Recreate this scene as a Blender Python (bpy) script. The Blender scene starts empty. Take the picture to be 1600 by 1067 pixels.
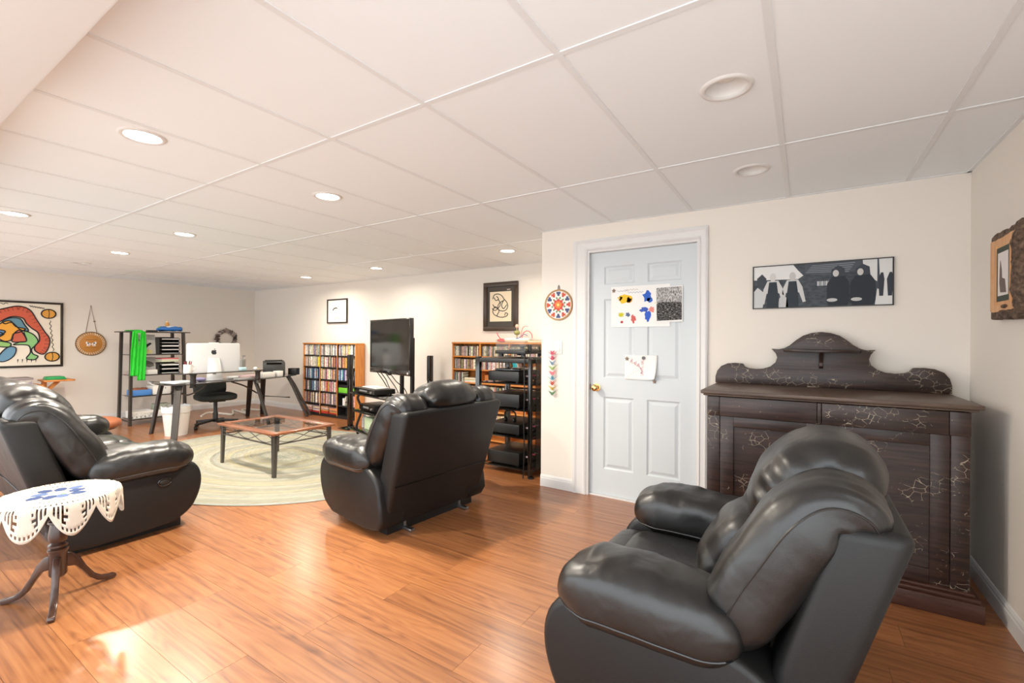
import bpy, bmesh, math, random
from mathutils import Vector, Matrix, noise

random.seed(7)
PI = math.pi
sc = bpy.context.scene
COL = sc.collection

# ------------------------------------------------------------------ camera, world, exposure
CAM_H = 1.289
F_PX, YAW, PITCH, ROLL = 713.14, 0.5693, -0.0016, 0.0052
cd = bpy.data.cameras.new('camera')
cd.sensor_width = 36.0
cd.lens = F_PX / 1600.0 * 36.0
cd.clip_start = 0.02
cam = bpy.data.objects.new('camera', cd)
COL.objects.link(cam)
_r = Vector((math.cos(YAW), math.sin(YAW), 0)); _f = Vector((-math.sin(YAW), math.cos(YAW), 0)); _u = Vector((0, 0, 1))
_f2 = _f * math.cos(PITCH) + _u * math.sin(PITCH); _u2 = _u * math.cos(PITCH) - _f * math.sin(PITCH)
_r3 = _r * math.cos(ROLL) + _u2 * math.sin(ROLL); _u3 = _u2 * math.cos(ROLL) - _r * math.sin(ROLL)
cam.matrix_world = Matrix(((_r3.x, _u3.x, -_f2.x, 0), (_r3.y, _u3.y, -_f2.y, 0), (_r3.z, _u3.z, -_f2.z, CAM_H), (0, 0, 0, 1)))
sc.camera = cam

world = bpy.data.worlds.new('world'); sc.world = world
world.use_nodes = True
_bg = world.node_tree.nodes['Background']
_bg.inputs['Color'].default_value = (0.93, 0.97, 1.0, 1)     # even light from the open side of the basement
_bg.inputs['Strength'].default_value = 2.75

POT_POWER = 21.0                                              # watts for each recessed ceiling lamp that is on
POT_COLOR = (1.0, 0.91, 0.77)
sc.view_settings.view_transform = 'Standard'
sc.view_settings.look = 'None'
sc.view_settings.exposure = 0.50
sc.view_settings.gamma = 1.0
sc.view_settings.use_curve_mapping = False

# ------------------------------------------------------------------ room numbers (metres)
XF, XR, XL = -9.321, 0.793, -1.977      # far left wall, right wall, outside corner of the door wall
YT, YD, YN = 4.946, 3.579, -0.45        # television wall, door wall, open near side
HC = CAM_H + 0.9675                     # ceiling

# ------------------------------------------------------------------ helpers
def tag(o, label=None, cat=None, group=None, kind=None):
    if label: o['label'] = label
    if cat: o['category'] = cat
    if group: o['group'] = group
    if kind: o['kind'] = kind
    return o

def thing(name, label, cat, loc=(0, 0, 0), rz=0.0, group=None):
    o = bpy.data.objects.new(name, None)
    o.empty_display_size = 0.1
    COL.objects.link(o)
    o.location = loc; o.rotation_euler = (0, 0, rz)
    return tag(o, label, cat, group)

def frame_on(n, up=Vector((0, 0, 1))):
    n = Vector(n).normalized()
    if abs(n.dot(up)) > 0.98: up = Vector((0, 1, 0))
    a = n.cross(up).normalized(); b = a.cross(n).normalized()
    return a, b

def catmull(pts, per=6, closed=False):
    P = [Vector(p) for p in pts]
    n = len(P); out = []
    segs = n if closed else n - 1
    for i in range(segs):
        if closed: p0, p1, p2, p3 = P[(i-1) % n], P[i], P[(i+1) % n], P[(i+2) % n]
        else: p0, p1, p2, p3 = P[max(i-1, 0)], P[i], P[i+1], P[min(i+2, n-1)]
        for k in range(per):
            t = k / per
            out.append(0.5 * ((2*p1) + (p2-p0)*t + (2*p0-5*p1+4*p2-p3)*t*t + (3*p1-p0-3*p2+p3)*t**3))
    if not closed: out.append(P[-1])
    return out

class MB:
    """collects shapes, builds ONE mesh object"""
    def __init__(s): s.v = []; s.f = []
    def add(s, V, F):
        k = len(s.v); s.v += [tuple(v) for v in V]; s.f += [tuple(i + k for i in f) for f in F]; return s
    def box(s, x0, x1, y0, y1, z0, z1):
        V = [(x, y, z) for z in (z0, z1) for y in (y0, y1) for x in (x0, x1)]
        return s.add(V, [(0,2,3,1), (4,5,7,6), (0,1,5,4), (2,6,7,3), (0,4,6,2), (1,3,7,5)])
    def obox(s, c, size, rot=None):
        M = rot if rot is not None else Matrix.Identity(3)
        hx, hy, hz = [d / 2 for d in size]
        V = [Vector(c) + M @ Vector((x, y, z)) for z in (-hz, hz) for y in (-hy, hy) for x in (-hx, hx)]
        return s.add(V, [(0,2,3,1), (4,5,7,6), (0,1,5,4), (2,6,7,3), (0,4,6,2), (1,3,7,5)])
    def bar(s, p0, p1, w, d, up=Vector((0, 0, 1))):
        p0, p1 = Vector(p0), Vector(p1); n = (p1 - p0).normalized(); a, b = frame_on(n, up)
        V = [p + a*i*w/2 + b*j*d/2 for p in (p0, p1) for (i, j) in ((-1,-1), (1,-1), (1,1), (-1,1))]
        return s.add(V, [(3,2,1,0), (4,5,6,7), (0,1,5,4), (1,2,6,5), (2,3,7,6), (3,0,4,7)])
    def cyl(s, p0, p1, r0, r1=None, n=14):
        r1 = r0 if r1 is None else r1
        p0, p1 = Vector(p0), Vector(p1); a, b = frame_on(p1 - p0)
        V = []; F = []
        for p, r in ((p0, r0), (p1, r1)):
            for i in range(n):
                t = 2*PI*i/n; V.append(p + (a*math.cos(t) + b*math.sin(t))*r)
        F += [(i, (i+1) % n, n+(i+1) % n, n+i) for i in range(n)]
        F += [tuple(range(n-1, -1, -1)), tuple(range(n, 2*n))]
        return s.add(V, F)
    def tube(s, path, r, n=8, closed=False):
        P = [Vector(p) for p in path]; V = []; F = []; m = len(P)
        prev = None
        for i, p in enumerate(P):
            if closed: d = P[(i+1) % m] - P[i-1]
            else: d = P[min(i+1, m-1)] - P[max(i-1, 0)]
            if d.length < 1e-9: d = Vector((0, 0, 1))
            d.normalize()
            if prev is None: a, b = frame_on(d)
            else:
                a = prev - d * prev.dot(d)
                if a.length < 1e-6: a, _ = frame_on(d)
                a.normalize(); b = d.cross(a)
            prev = a
            rr = r[i] if isinstance(r, (list, tuple)) else r
            for k in range(n):
                t = 2*PI*k/n; V.append(p + (a*math.cos(t) + b*math.sin(t))*rr)
        for i in range(m if closed else m-1):
            j = (i+1) % m
            for k in range(n): F.append((i*n+k, i*n+(k+1) % n, j*n+(k+1) % n, j*n+k))
        if not closed: F += [tuple(range(n-1, -1, -1)), tuple((m-1)*n+k for k in range(n))]
        return s.add(V, F)
    def lathe(s, prof, c=(0, 0, 0), n=24, axis='Z', cap=True):
        V = []; F = []; c = Vector(c)
        for (r, h) in prof:
            for k in range(n):
                t = 2*PI*k/n; x, y = r*math.cos(t), r*math.sin(t)
                V.append(c + (Vector((x, y, h)) if axis == 'Z' else Vector((x, h, y)) if axis == 'Y' else Vector((h, x, y))))
        for i in range(len(prof)-1):
            for k in range(n): F.append((i*n+k, i*n+(k+1) % n, (i+1)*n+(k+1) % n, (i+1)*n+k))
        if cap: F += [tuple(range(n-1, -1, -1)), tuple((len(prof)-1)*n+k for k in range(n))]
        return s.add(V, F)
    def prism(s, poly, a0, a1, plane='XZ'):
        """poly of 2D points, extruded from a0 to a1 along the missing axis"""
        n = len(poly)
        def m(p, a): return (p[0], a, p[1]) if plane == 'XZ' else (a, p[0], p[1]) if plane == 'YZ' else (p[0], p[1], a)
        V = [m(p, a0) for p in poly] + [m(p, a1) for p in poly]
        F = [tuple(range(n-1, -1, -1)), tuple(range(n, 2*n))] + [(i, (i+1) % n, n+(i+1) % n, n+i) for i in range(n)]
        return s.add(V, F)
    def superell(s, c, h, e=(0.5, 0.5), nu=28, nv=16, rot=None, fn=None):
        """rounded cushion; e small = boxy, 1 = ellipsoid"""
        def sg(w, m): return math.copysign(abs(w)**m, w)
        V = []; F = []; c = Vector(c); R = rot if rot is not None else Matrix.Identity(3)
        for j in range(nv+1):
            v = -PI/2 + PI*j/nv
            for i in range(nu):
                u = -PI + 2*PI*i/nu
                p = Vector((h[0]*sg(math.cos(v), e[1])*sg(math.cos(u), e[0]), h[1]*sg(math.cos(v), e[1])*sg(math.sin(u), e[0]), h[2]*sg(math.sin(v), e[1])))
                if fn: p = fn(p)
                V.append(c + R @ p)
        for j in range(nv):
            for i in range(nu): F.append((j*nu+i, j*nu+(i+1) % nu, (j+1)*nu+(i+1) % nu, (j+1)*nu+i))
        return s.add(V, F)
    def roll(s, path, a, b, e=0.8, n=28, side=Vector((1, 0, 0)), per=8, fn=None):
        """puffy upholstery roll: cross-section (a along side, b across) swept on a path, with domed ends"""
        P = catmull(path, per); m = len(P)
        L = [0.0]
        for i in range(1, m): L.append(L[-1] + (P[i]-P[i-1]).length)
        tot = L[-1]; V = []; F = []; s.n = n; s.m = m; s.k0 = len(s.v)
        def val(q, t):
            if not isinstance(q, (list, tuple)): return q
            x = t*(len(q)-1); i = min(int(x), len(q)-2); return q[i]*(1-(x-i)) + q[i+1]*(x-i)
        for i, p in enumerate(P):
            d = (P[min(i+1, m-1)] - P[max(i-1, 0)]).normalized()
            nr = side.cross(d).normalized(); t = L[i]/tot
            aa, bb = val(a, t), val(b, t)
            q = min(L[i], tot-L[i]) / (1.1*bb)
            k = math.sqrt(max(0.0, 1-(1-min(q, 1))**2)) if q < 1 else 1.0
            k = max(k, 0.03); ka = 1 - (1-k)*0.45
            for j in range(n):
                w = 2*PI*j/n; cx, sx = math.cos(w), math.sin(w)
                px = math.copysign(abs(cx)**e, cx)*aa*ka; pz = math.copysign(abs(sx)**e, sx)*bb*k
                if fn: px, pz = fn(px, pz, t, w)
                V.append(p + side*px + nr*pz)
        for i in range(m-1):
            for j in range(n): F.append((i*n+j, i*n+(j+1) % n, (i+1)*n+(j+1) % n, (i+1)*n+j))
        F += [tuple(range(n-1, -1, -1)), tuple((m-1)*n+k for k in range(n))]
        return s.add(V, F)
    def line(s, w, t0=0.06, t1=0.94, out=0.001):
        """a line along the last roll at angle w, for seams"""
        j = int(round((w % (2*PI))/(2*PI)*s.n)) % s.n
        return [Vector(s.v[s.k0+i*s.n+j]) for i in range(int(t0*s.m), int(t1*s.m))]
    def xf(s, fn): s.v = [tuple(fn(Vector(v))) for v in s.v]; return s
    def mesh(s, name, mat, smooth=False, bevel=0.0, segs=2, angle=35):
        me = bpy.data.meshes.new(name)
        me.from_pydata(s.v, [], s.f)
        bm = bmesh.new(); bm.from_mesh(me)
        bmesh.ops.recalc_face_normals(bm, faces=bm.faces)
        if bevel > 0:
            es = [e for e in bm.edges if len(e.link_faces) == 2 and e.calc_face_angle(0) > math.radians(angle)]
            bmesh.ops.bevel(bm, geom=es, offset=bevel, segments=segs, profile=0.5, affect='EDGES', clamp_overlap=True)
        bm.to_mesh(me); bm.free()
        if smooth or bevel > 0:
            me.polygons.foreach_set('use_smooth', [True]*len(me.polygons))
            me.set_sharp_from_angle(angle=math.radians(40 if smooth is not True else 50))
        me.materials.append(mat)
        return me
    def build(s, name, mat, parent=None, smooth=False, bevel=0.0, segs=2, angle=35):
        o = bpy.data.objects.new(name, s.mesh(name, mat, smooth, bevel, segs, angle))
        COL.objects.link(o)
        if parent is not None: o.parent = parent
        return o

def struct(name, mb, mat, parent=None, **k):
    o = mb.build(name, mat, parent, **k)
    if parent is None: o['kind'] = 'structure'
    return o

def inst(name, me, parent=None, loc=(0, 0, 0), rot=(0, 0, 0), scale=(1, 1, 1)):
    o = bpy.data.objects.new(name, me); COL.objects.link(o)
    o.location = loc; o.rotation_euler = rot; o.scale = scale
    if parent is not None: o.parent = parent
    return o

def copy_tree(o, parent=None):
    c = o.copy(); COL.objects.link(c); c.parent = parent
    for ch in list(o.children): copy_tree(ch, c)
    return c

# ------------------------------------------------------------------ materials
def srgb(r, g, b):
    return tuple(((c/255)/12.92 if c/255 <= 0.04045 else ((c/255+0.055)/1.055)**2.4) for c in (r, g, b))

def mat(name, col, rough=0.5, metal=0.0, spec=0.5, bump=None, var=None, coat=0.0, coat_rough=0.1, emit=None, trans=0.0, alpha=1.0):
    m = bpy.data.materials.new(name); m.use_nodes = True
    nt = m.node_tree; b = nt.nodes['Principled BSDF']
    b.inputs['Base Color'].default_value = (*col, 1); b.inputs['Roughness'].default_value = rough
    b.inputs['Metallic'].default_value = metal; b.inputs['Specular IOR Level'].default_value = spec
    b.inputs['Coat Weight'].default_value = coat; b.inputs['Coat Roughness'].default_value = coat_rough
    b.inputs['Transmission Weight'].default_value = trans; b.inputs['Alpha'].default_value = alpha
    if emit: b.inputs['Emission Color'].default_value = (*emit[0], 1); b.inputs['Emission Strength'].default_value = emit[1]
    tc = None
    if bump or var:
        tc = nt.nodes.new('ShaderNodeTexCoord')
    if var:                                             # (scale xyz, second colour, lo, hi)
        mp = nt.nodes.new('ShaderNodeMapping'); mp.inputs['Scale'].default_value = var[0]
        nz = nt.nodes.new('ShaderNodeTexNoise'); nz.inputs['Scale'].default_value = 1.0; nz.inputs['Detail'].default_value = 5
        rp = nt.nodes.new('ShaderNodeValToRGB')
        rp.color_ramp.elements[0].position = var[2]; rp.color_ramp.elements[0].color = (*col, 1)
        rp.color_ramp.elements[1].position = var[3]; rp.color_ramp.elements[1].color = (*var[1], 1)
        nt.links.new(tc.outputs['Object'], mp.inputs[0]); nt.links.new(mp.outputs[0], nz.inputs['Vector'])
        nt.links.new(nz.outputs['Fac'], rp.inputs[0]); nt.links.new(rp.outputs[0], b.inputs['Base Color'])
    if bump:                                            # (scale, strength, distance)
        nb = nt.nodes.new('ShaderNodeTexNoise'); nb.inputs['Scale'].default_value = bump[0]; nb.inputs['Detail'].default_value = 6
        bp = nt.nodes.new('ShaderNodeBump'); bp.inputs['Strength'].default_value = bump[1]; bp.inputs['Distance'].default_value = bump[2]
        nt.links.new(tc.outputs['Object'], nb.inputs['Vector']); nt.links.new(nb.outputs['Fac'], bp.inputs['Height'])
        nt.links.new(bp.outputs[0], b.inputs['Normal'])
    return m

def plain(name, rgb255, rough=0.6, **k): return mat(name, srgb(*rgb255), rough, **k)

def wood_mat(name, c1, c2, c3, axis='X', scale=1.0, rough=0.35, coat=0.0, rand=0.0, spec=0.5, coat_rough=0.12):
    """straight grain plus cathedral rings along the axis, each object its own piece of timber"""
    m = bpy.data.materials.new(name); m.use_nodes = True
    nt = m.node_tree; N = nt.nodes; L = nt.links; b = N['Principled BSDF']
    tc = N.new('ShaderNodeTexCoord'); oi = N.new('ShaderNodeObjectInfo')
    mul = N.new('ShaderNodeVectorMath'); mul.operation = 'MULTIPLY_ADD'
    comb = N.new('ShaderNodeCombineXYZ')
    for i in range(3): L.new(oi.outputs['Random'], comb.inputs[i])
    L.new(comb.outputs[0], mul.inputs[0]); mul.inputs[1].default_value = (37.0, 19.0, 11.0); L.new(tc.outputs['Object'], mul.inputs[2])
    mp = N.new('ShaderNodeMapping')
    s1 = {'X': (0.9, 42, 42), 'Y': (42, 0.9, 42), 'Z': (42, 42, 0.9)}[axis]
    mp.inputs['Scale'].default_value = [q*scale for q in s1]
    nz = N.new('ShaderNodeTexNoise'); nz.inputs['Scale'].default_value = 1.0; nz.inputs['Detail'].default_value = 7; nz.inputs['Roughness'].default_value = 0.62; nz.inputs['Distortion'].default_value = 0.6
    L.new(mul.outputs[0], mp.inputs[0]); L.new(mp.outputs[0], nz.inputs['Vector'])
    mp2 = N.new('ShaderNodeMapping')
    s2 = {'X': (0.9, 7.5, 7.5), 'Y': (7.5, 0.9, 7.5), 'Z': (7.5, 7.5, 0.9)}[axis]
    mp2.inputs['Scale'].default_value = [q*scale for q in s2]
    n2 = N.new('ShaderNodeTexNoise'); n2.inputs['Scale'].default_value = 1.0; n2.inputs['Detail'].default_value = 2.0; n2.inputs['Distortion'].default_value = 0.3
    L.new(mul.outputs[0], mp2.inputs[0]); L.new(mp2.outputs[0], n2.inputs['Vector'])
    mt = N.new('ShaderNodeMath'); mt.operation = 'MULTIPLY'; mt.inputs[1].default_value = 11.0; L.new(n2.outputs['Fac'], mt.inputs[0])
    fr = N.new('ShaderNodeMath'); fr.operation = 'PINGPONG'; fr.inputs[1].default_value = 0.5; L.new(mt.outputs[0], fr.inputs[0])
    mx = N.new('ShaderNodeMath'); mx.operation = 'MULTIPLY_ADD'; mx.inputs[1].default_value = 0.30; L.new(fr.outputs[0], mx.inputs[0]); L.new(nz.outputs['Fac'], mx.inputs[2])
    rp = N.new('ShaderNodeValToRGB'); e = rp.color_ramp.elements
    e[0].position = 0.29; e[0].color = (*c3, 1); e[1].position = 0.87; e[1].color = (*c1, 1)
    q = e.new(0.55); q.color = (*c2, 1)
    L.new(mx.outputs[0], rp.inputs[0])
    hs = N.new('ShaderNodeHueSaturation')
    rv = N.new('ShaderNodeMapRange'); rv.inputs['To Min'].default_value = 1.0 - rand; rv.inputs['To Max'].default_value = 1.0 + rand
    L.new(oi.outputs['Random'], rv.inputs['Value']); L.new(rv.outputs[0], hs.inputs['Value']); L.new(rp.outputs[0], hs.inputs['Color'])
    L.new(hs.outputs[0], b.inputs['Base Color'])
    b.inputs['Roughness'].default_value = rough; b.inputs['Coat Weight'].default_value = coat; b.inputs['Coat Roughness'].default_value = coat_rough
    b.inputs['Specular IOR Level'].default_value = spec
    bp = N.new('ShaderNodeBump'); bp.inputs['Strength'].default_value = 0.03; bp.inputs['Distance'].default_value = 0.0006
    L.new(nz.outputs['Fac'], bp.inputs['Height']); L.new(bp.outputs[0], b.inputs['Normal'])
    return m

def spine_mat(name, rough=0.35):
    """coloured spine (object colour) with blotches of print"""
    m = bpy.data.materials.new(name); m.use_nodes = True
    nt = m.node_tree; N = nt.nodes; L = nt.links; b = N['Principled BSDF']
    oi = N.new('ShaderNodeObjectInfo'); tc = N.new('ShaderNodeTexCoord')
    ad = N.new('ShaderNodeVectorMath'); ad.operation = 'MULTIPLY_ADD'
    cb = N.new('ShaderNodeCombineXYZ')
    for i in range(3): L.new(oi.outputs['Random'], cb.inputs[i])
    L.new(cb.outputs[0], ad.inputs[0]); ad.inputs[1].default_value = (50, 30, 70); L.new(tc.outputs['Generated'], ad.inputs[2])
    mp = N.new('ShaderNodeMapping'); mp.inputs['Scale'].default_value = (2.0, 0.4, 6.0)
    L.new(ad.outputs[0], mp.inputs[0])
    nz = N.new('ShaderNodeTexNoise'); nz.inputs['Scale'].default_value = 1.0; nz.inputs['Detail'].default_value = 4
    L.new(mp.outputs[0], nz.inputs['Vector'])
    r1 = N.new('ShaderNodeValToRGB'); r1.color_ramp.interpolation = 'CONSTANT'
    e = r1.color_ramp.elements; e[0].position = 0; e[0].color = (0.05, 0.045, 0.045, 1); e[1].position = 0.40; e[1].color = (1, 1, 1, 1)
    q = e.new(0.60); q.color = (2.2, 2.1, 2.0, 1)
    L.new(nz.outputs['Fac'], r1.inputs[0])
    mx = N.new('ShaderNodeMix'); mx.data_type = 'RGBA'; mx.blend_type = 'MULTIPLY'; mx.inputs['Factor'].default_value = 0.75
    L.new(oi.outputs['Color'], mx.inputs['A']); L.new(r1.outputs[0], mx.inputs['B'])
    L.new(mx.outputs['Result'], b.inputs['Base Color']); b.inputs['Roughness'].default_value = rough
    return m

def leather_mat(name, col, rough=0.36, crease=0.16, spec=0.62, coat=0.0):
    m = bpy.data.materials.new(name); m.use_nodes = True
    nt = m.node_tree; N = nt.nodes; L = nt.links; b = N['Principled BSDF']
    b.inputs['Base Color'].default_value = (*col, 1); b.inputs['Specular IOR Level'].default_value = spec
    b.inputs['Coat Weight'].default_value = coat; b.inputs['Coat Roughness'].default_value = 0.28
    tc = N.new('ShaderNodeTexCoord')
    vo = N.new('ShaderNodeTexVoronoi'); vo.inputs['Scale'].default_value = 330
    n1 = N.new('ShaderNodeTexNoise'); n1.inputs['Scale'].default_value = 9; n1.inputs['Detail'].default_value = 2; n1.inputs['Distortion'].default_value = 0.35
    L.new(tc.outputs['Object'], vo.inputs['Vector']); L.new(tc.outputs['Object'], n1.inputs['Vector'])
    b1 = N.new('ShaderNodeBump'); b1.inputs['Strength'].default_value = 0.10; b1.inputs['Distance'].default_value = 0.0015
    b2 = N.new('ShaderNodeBump'); b2.inputs['Strength'].default_value = crease; b2.inputs['Distance'].default_value = 0.02
    L.new(vo.outputs['Distance'], b1.inputs['Height']); L.new(n1.outputs['Fac'], b2.inputs['Height'])
    L.new(b2.outputs[0], b1.inputs['Normal']); L.new(b1.outputs[0], b.inputs['Normal'])
    mr = N.new('ShaderNodeMapRange'); mr.inputs['To Min'].default_value = rough-0.06; mr.inputs['To Max'].default_value = rough+0.10
    L.new(n1.outputs['Fac'], mr.inputs['Value']); L.new(mr.outputs[0], b.inputs['Roughness'])
    return m

def crackle_mat(name):
    """dark brown varnish, worn, with pale cracks through it in patches"""
    m = bpy.data.materials.new(name); m.use_nodes = True
    nt = m.node_tree; N = nt.nodes; L = nt.links; b = N['Principled BSDF']
    tc = N.new('ShaderNodeTexCoord')
    mpg = N.new('ShaderNodeMapping'); mpg.inputs['Scale'].default_value = (5, 5, 70)
    ng = N.new('ShaderNodeTexNoise'); ng.inputs['Scale'].default_value = 1; ng.inputs['Detail'].default_value = 5
    L.new(tc.outputs['Object'], mpg.inputs[0]); L.new(mpg.outputs[0], ng.inputs['Vector'])
    rg = N.new('ShaderNodeValToRGB'); e = rg.color_ramp.elements
    e[0].position = 0.32; e[0].color = (0.015, 0.0080, 0.0062, 1); e[1].position = 0.72; e[1].color = (0.055, 0.026, 0.018, 1)
    L.new(ng.outputs['Fac'], rg.inputs[0])
    # cracks: cell borders, wobbled, only inside noise patches
    wob = N.new('ShaderNodeTexNoise'); wob.inputs['Scale'].default_value = 22; wob.inputs['Detail'].default_value = 3
    L.new(tc.outputs['Object'], wob.inputs['Vector'])
    av = N.new('ShaderNodeVectorMath'); av.operation = 'MULTIPLY_ADD'; av.inputs[1].default_value = (0.03, 0.03, 0.03)
    L.new(wob.outputs['Color'], av.inputs[0]); L.new(tc.outputs['Object'], av.inputs[2])
    mv = N.new('ShaderNodeMapping'); mv.inputs['Scale'].default_value = (24, 3, 30)
    L.new(av.outputs[0], mv.inputs[0])
    vo = N.new('ShaderNodeTexVoronoi'); vo.feature = 'DISTANCE_TO_EDGE'; vo.inputs['Scale'].default_value = 1.0
    L.new(mv.outputs[0], vo.inputs['Vector'])
    c1 = N.new('ShaderNodeValToRGB'); c1.color_ramp.elements[0].position = 0.010; c1.color_ramp.elements[0].color = (1, 1, 1, 1); c1.color_ramp.elements[1].position = 0.020; c1.color_ramp.elements[1].color = (0, 0, 0, 1)
    L.new(vo.outputs['Distance'], c1.inputs[0])
    np_ = N.new('ShaderNodeTexNoise'); np_.inputs['Scale'].default_value = 5.2; np_.inputs['Detail'].default_value = 5
    np_.inputs['Roughness'].default_value = 0.65
    L.new(tc.outputs['Object'], np_.inputs['Vector'])
    c2 = N.new('ShaderNodeValToRGB'); c2.color_ramp.elements[0].position = 0.53; c2.color_ramp.elements[0].color = (0, 0, 0, 1); c2.color_ramp.elements[1].position = 0.56; c2.color_ramp.elements[1].color = (1, 1, 1, 1)
    L.new(np_.outputs['Fac'], c2.inputs[0])
    mm = N.new('ShaderNodeMath'); mm.operation = 'MULTIPLY'; L.new(c1.outputs[0], mm.inputs[0]); L.new(c2.outputs[0], mm.inputs[1])
    # small worn specks
    ns = N.new('ShaderNodeTexNoise'); ns.inputs['Scale'].default_value = 90; ns.inputs['Detail'].default_value = 2
    L.new(tc.outputs['Object'], ns.inputs['Vector'])
    c3 = N.new('ShaderNodeValToRGB'); c3.color_ramp.elements[0].position = 0.735; c3.color_ramp.elements[0].color = (0, 0, 0, 1); c3.color_ramp.elements[1].position = 0.76; c3.color_ramp.elements[1].color = (0.6, 0.6, 0.6, 1)
    L.new(ns.outputs['Fac'], c3.inputs[0])
    ma = N.new('ShaderNodeMath'); ma.operation = 'MAXIMUM'; L.new(mm.outputs[0], ma.inputs[0]); L.new(c3.outputs[0], ma.inputs[1])
    mx = N.new('ShaderNodeMix'); mx.data_type = 'RGBA'; mx.inputs['B'].default_value = (0.42, 0.35, 0.26, 1)
    L.new(ma.outputs[0], mx.inputs['Factor']); L.new(rg.outputs[0], mx.inputs['A'])
    L.new(mx.outputs['Result'], b.inputs['Base Color'])
    b.inputs['Roughness'].default_value = 0.40
    bp = N.new('ShaderNodeBump'); bp.inputs['Strength'].default_value = 0.35; bp.inputs['Distance'].default_value = 0.002
    sb = N.new('ShaderNodeMath'); sb.operation = 'SUBTRACT'; L.new(ng.outputs['Fac'], sb.inputs[0]); L.new(ma.outputs[0], sb.inputs[1])
    L.new(sb.outputs[0], bp.inputs['Height']); L.new(bp.outputs[0], b.inputs['Normal'])
    return m

def braid_mat(name, cx, cy, ax, ay):
    """oval braided wool: pale bands of sage, cream and grey that follow the oval"""
    m = bpy.data.materials.new(name); m.use_nodes = True
    nt = m.node_tree; N = nt.nodes; L = nt.links; b = N['Principled BSDF']
    tc = N.new('ShaderNodeTexCoord')
    sp = N.new('ShaderNodeUVMap'); sp.uv_map = 'oval'
    sx = N.new('ShaderNodeSeparateXYZ'); L.new(sp.outputs[0], sx.inputs[0])     # u along the braid, v = ring number
    fl = N.new('ShaderNodeMath'); fl.operation = 'FLOOR'; L.new(sx.outputs['Y'], fl.inputs[0])
    w = N.new('ShaderNodeTexNoise'); w.noise_dimensions = '1D'; w.inputs['Scale'].default_value = 0.77; w.inputs['Detail'].default_value = 4
    L.new(fl.outputs[0], w.inputs['W'])
    r = N.new('ShaderNodeValToRGB'); r.color_ramp.interpolation = 'LINEAR'
    cols = [(0.30, (164, 162, 146)), (0.40, (182, 178, 160)), (0.46, (198, 192, 172)), (0.50, (172, 174, 160)), (0.54, (200, 190, 158)), (0.60, (176, 178, 170)), (0.68, (198, 192, 176))]
    e = r.color_ramp.elements
    e[0].position = cols[0][0]; e[0].color = (*srgb(*cols[0][1]), 1); e[1].position = cols[-1][0]; e[1].color = (*srgb(*cols[-1][1]), 1)
    for p, c in cols[1:-1]: q = e.new(p); q.color = (*srgb(*c), 1)
    L.new(w.outputs['Fac'], r.inputs[0])
    # strands
    mp = N.new('ShaderNodeMapping'); mp.inputs['Scale'].default_value = (1, 1, 1); L.new(sp.outputs[0], mp.inputs[0])
    nz = N.new('ShaderNodeTexNoise'); nz.inputs['Scale'].default_value = 3.0; nz.inputs['Detail'].default_value = 2
    L.new(mp.outputs[0], nz.inputs['Vector'])
    r2 = N.new('ShaderNodeValToRGB'); r2.color_ramp.elements[0].position = 0.35; r2.color_ramp.elements[0].color = (0.46, 0.46, 0.455, 1); r2.color_ramp.elements[1].position = 0.62; r2.color_ramp.elements[1].color = (0.80, 0.81, 0.82, 1)
    L.new(nz.outputs['Fac'], r2.inputs[0])
    mx = N.new('ShaderNodeMix'); mx.data_type = 'RGBA'; mx.blend_type = 'MULTIPLY'; mx.inputs['Factor'].default_value = 1
    L.new(r.outputs[0], mx.inputs['A']); L.new(r2.outputs[0], mx.inputs['B']); L.new(mx.outputs['Result'], b.inputs['Base Color'])
    b.inputs['Roughness'].default_value = 0.95; b.inputs['Specular IOR Level'].default_value = 0.1
    bp = N.new('ShaderNodeBump'); bp.inputs['Strength'].default_value = 0.5; bp.inputs['Distance'].default_value = 0.004
    L.new(nz.outputs['Fac'], bp.inputs['Height']); L.new(bp.outputs[0], b.inputs['Normal'])
    return m

M = {}
M['wall'] = mat('wall_paint', (0.775, 0.718, 0.648), 0.75, bump=(220, 0.04, 0.001))
M['ceil_tile'] = mat('ceiling_tile', (0.85, 0.895, 0.925), 0.85, bump=(160, 0.10, 0.002))  # cool tint put into the white to cancel warm bounce from the floor
M['tbar'] = mat('ceiling_grid_white', (0.77, 0.80, 0.82), 0.5)
M['trim'] = mat('white_trim', (0.72, 0.71, 0.695), 0.4)
M['door'] = mat('door_daylit_white', (0.60, 0.645, 0.665), 0.42)  # bluish cast of daylight put into the white door colour
M['floor'] = wood_mat('laminate', srgb(172, 117, 72), srgb(150, 95, 56), srgb(104, 61, 36), 'X', 1.0, 0.38, 0.6, 0.10, 0.4, 0.25)
M['subfloor'] = mat('subfloor', srgb(90, 50, 30), 0.6)
M['leather'] = leather_mat('black_leather', (0.0075, 0.0071, 0.0069), 0.35, 0.34, 0.58, 0.15)
M['leather_plain'] = leather_mat('black_vinyl', (0.0085, 0.0082, 0.0080), 0.44, 0.02, 0.38)
M['crackle'] = crackle_mat('crackled_varnish')
M['plinth'] = mat('red_brown_varnish', (0.060, 0.022, 0.014), 0.42, var=((6, 6, 60), (0.10, 0.045, 0.03), 0.4, 0.75))
M['darkmetal'] = mat('dark_metal', (0.012, 0.011, 0.010), 0.45, metal=0.2)
M['steel'] = mat('steel', (0.35, 0.35, 0.36), 0.35, metal=1.0)
M['pewter'] = mat('pewter_metal', (0.115, 0.105, 0.095), 0.45, metal=0.7, bump=(60, 0.15, 0.002))
M['brass'] = mat('brass', (0.80, 0.50, 0.20), 0.22, metal=1.0)
M['black'] = mat('black_plastic', (0.010, 0.0095, 0.009), 0.42)
M['blackgloss'] = mat('black_gloss', (0.006, 0.0055, 0.005), 0.12, coat=0.5)
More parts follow.
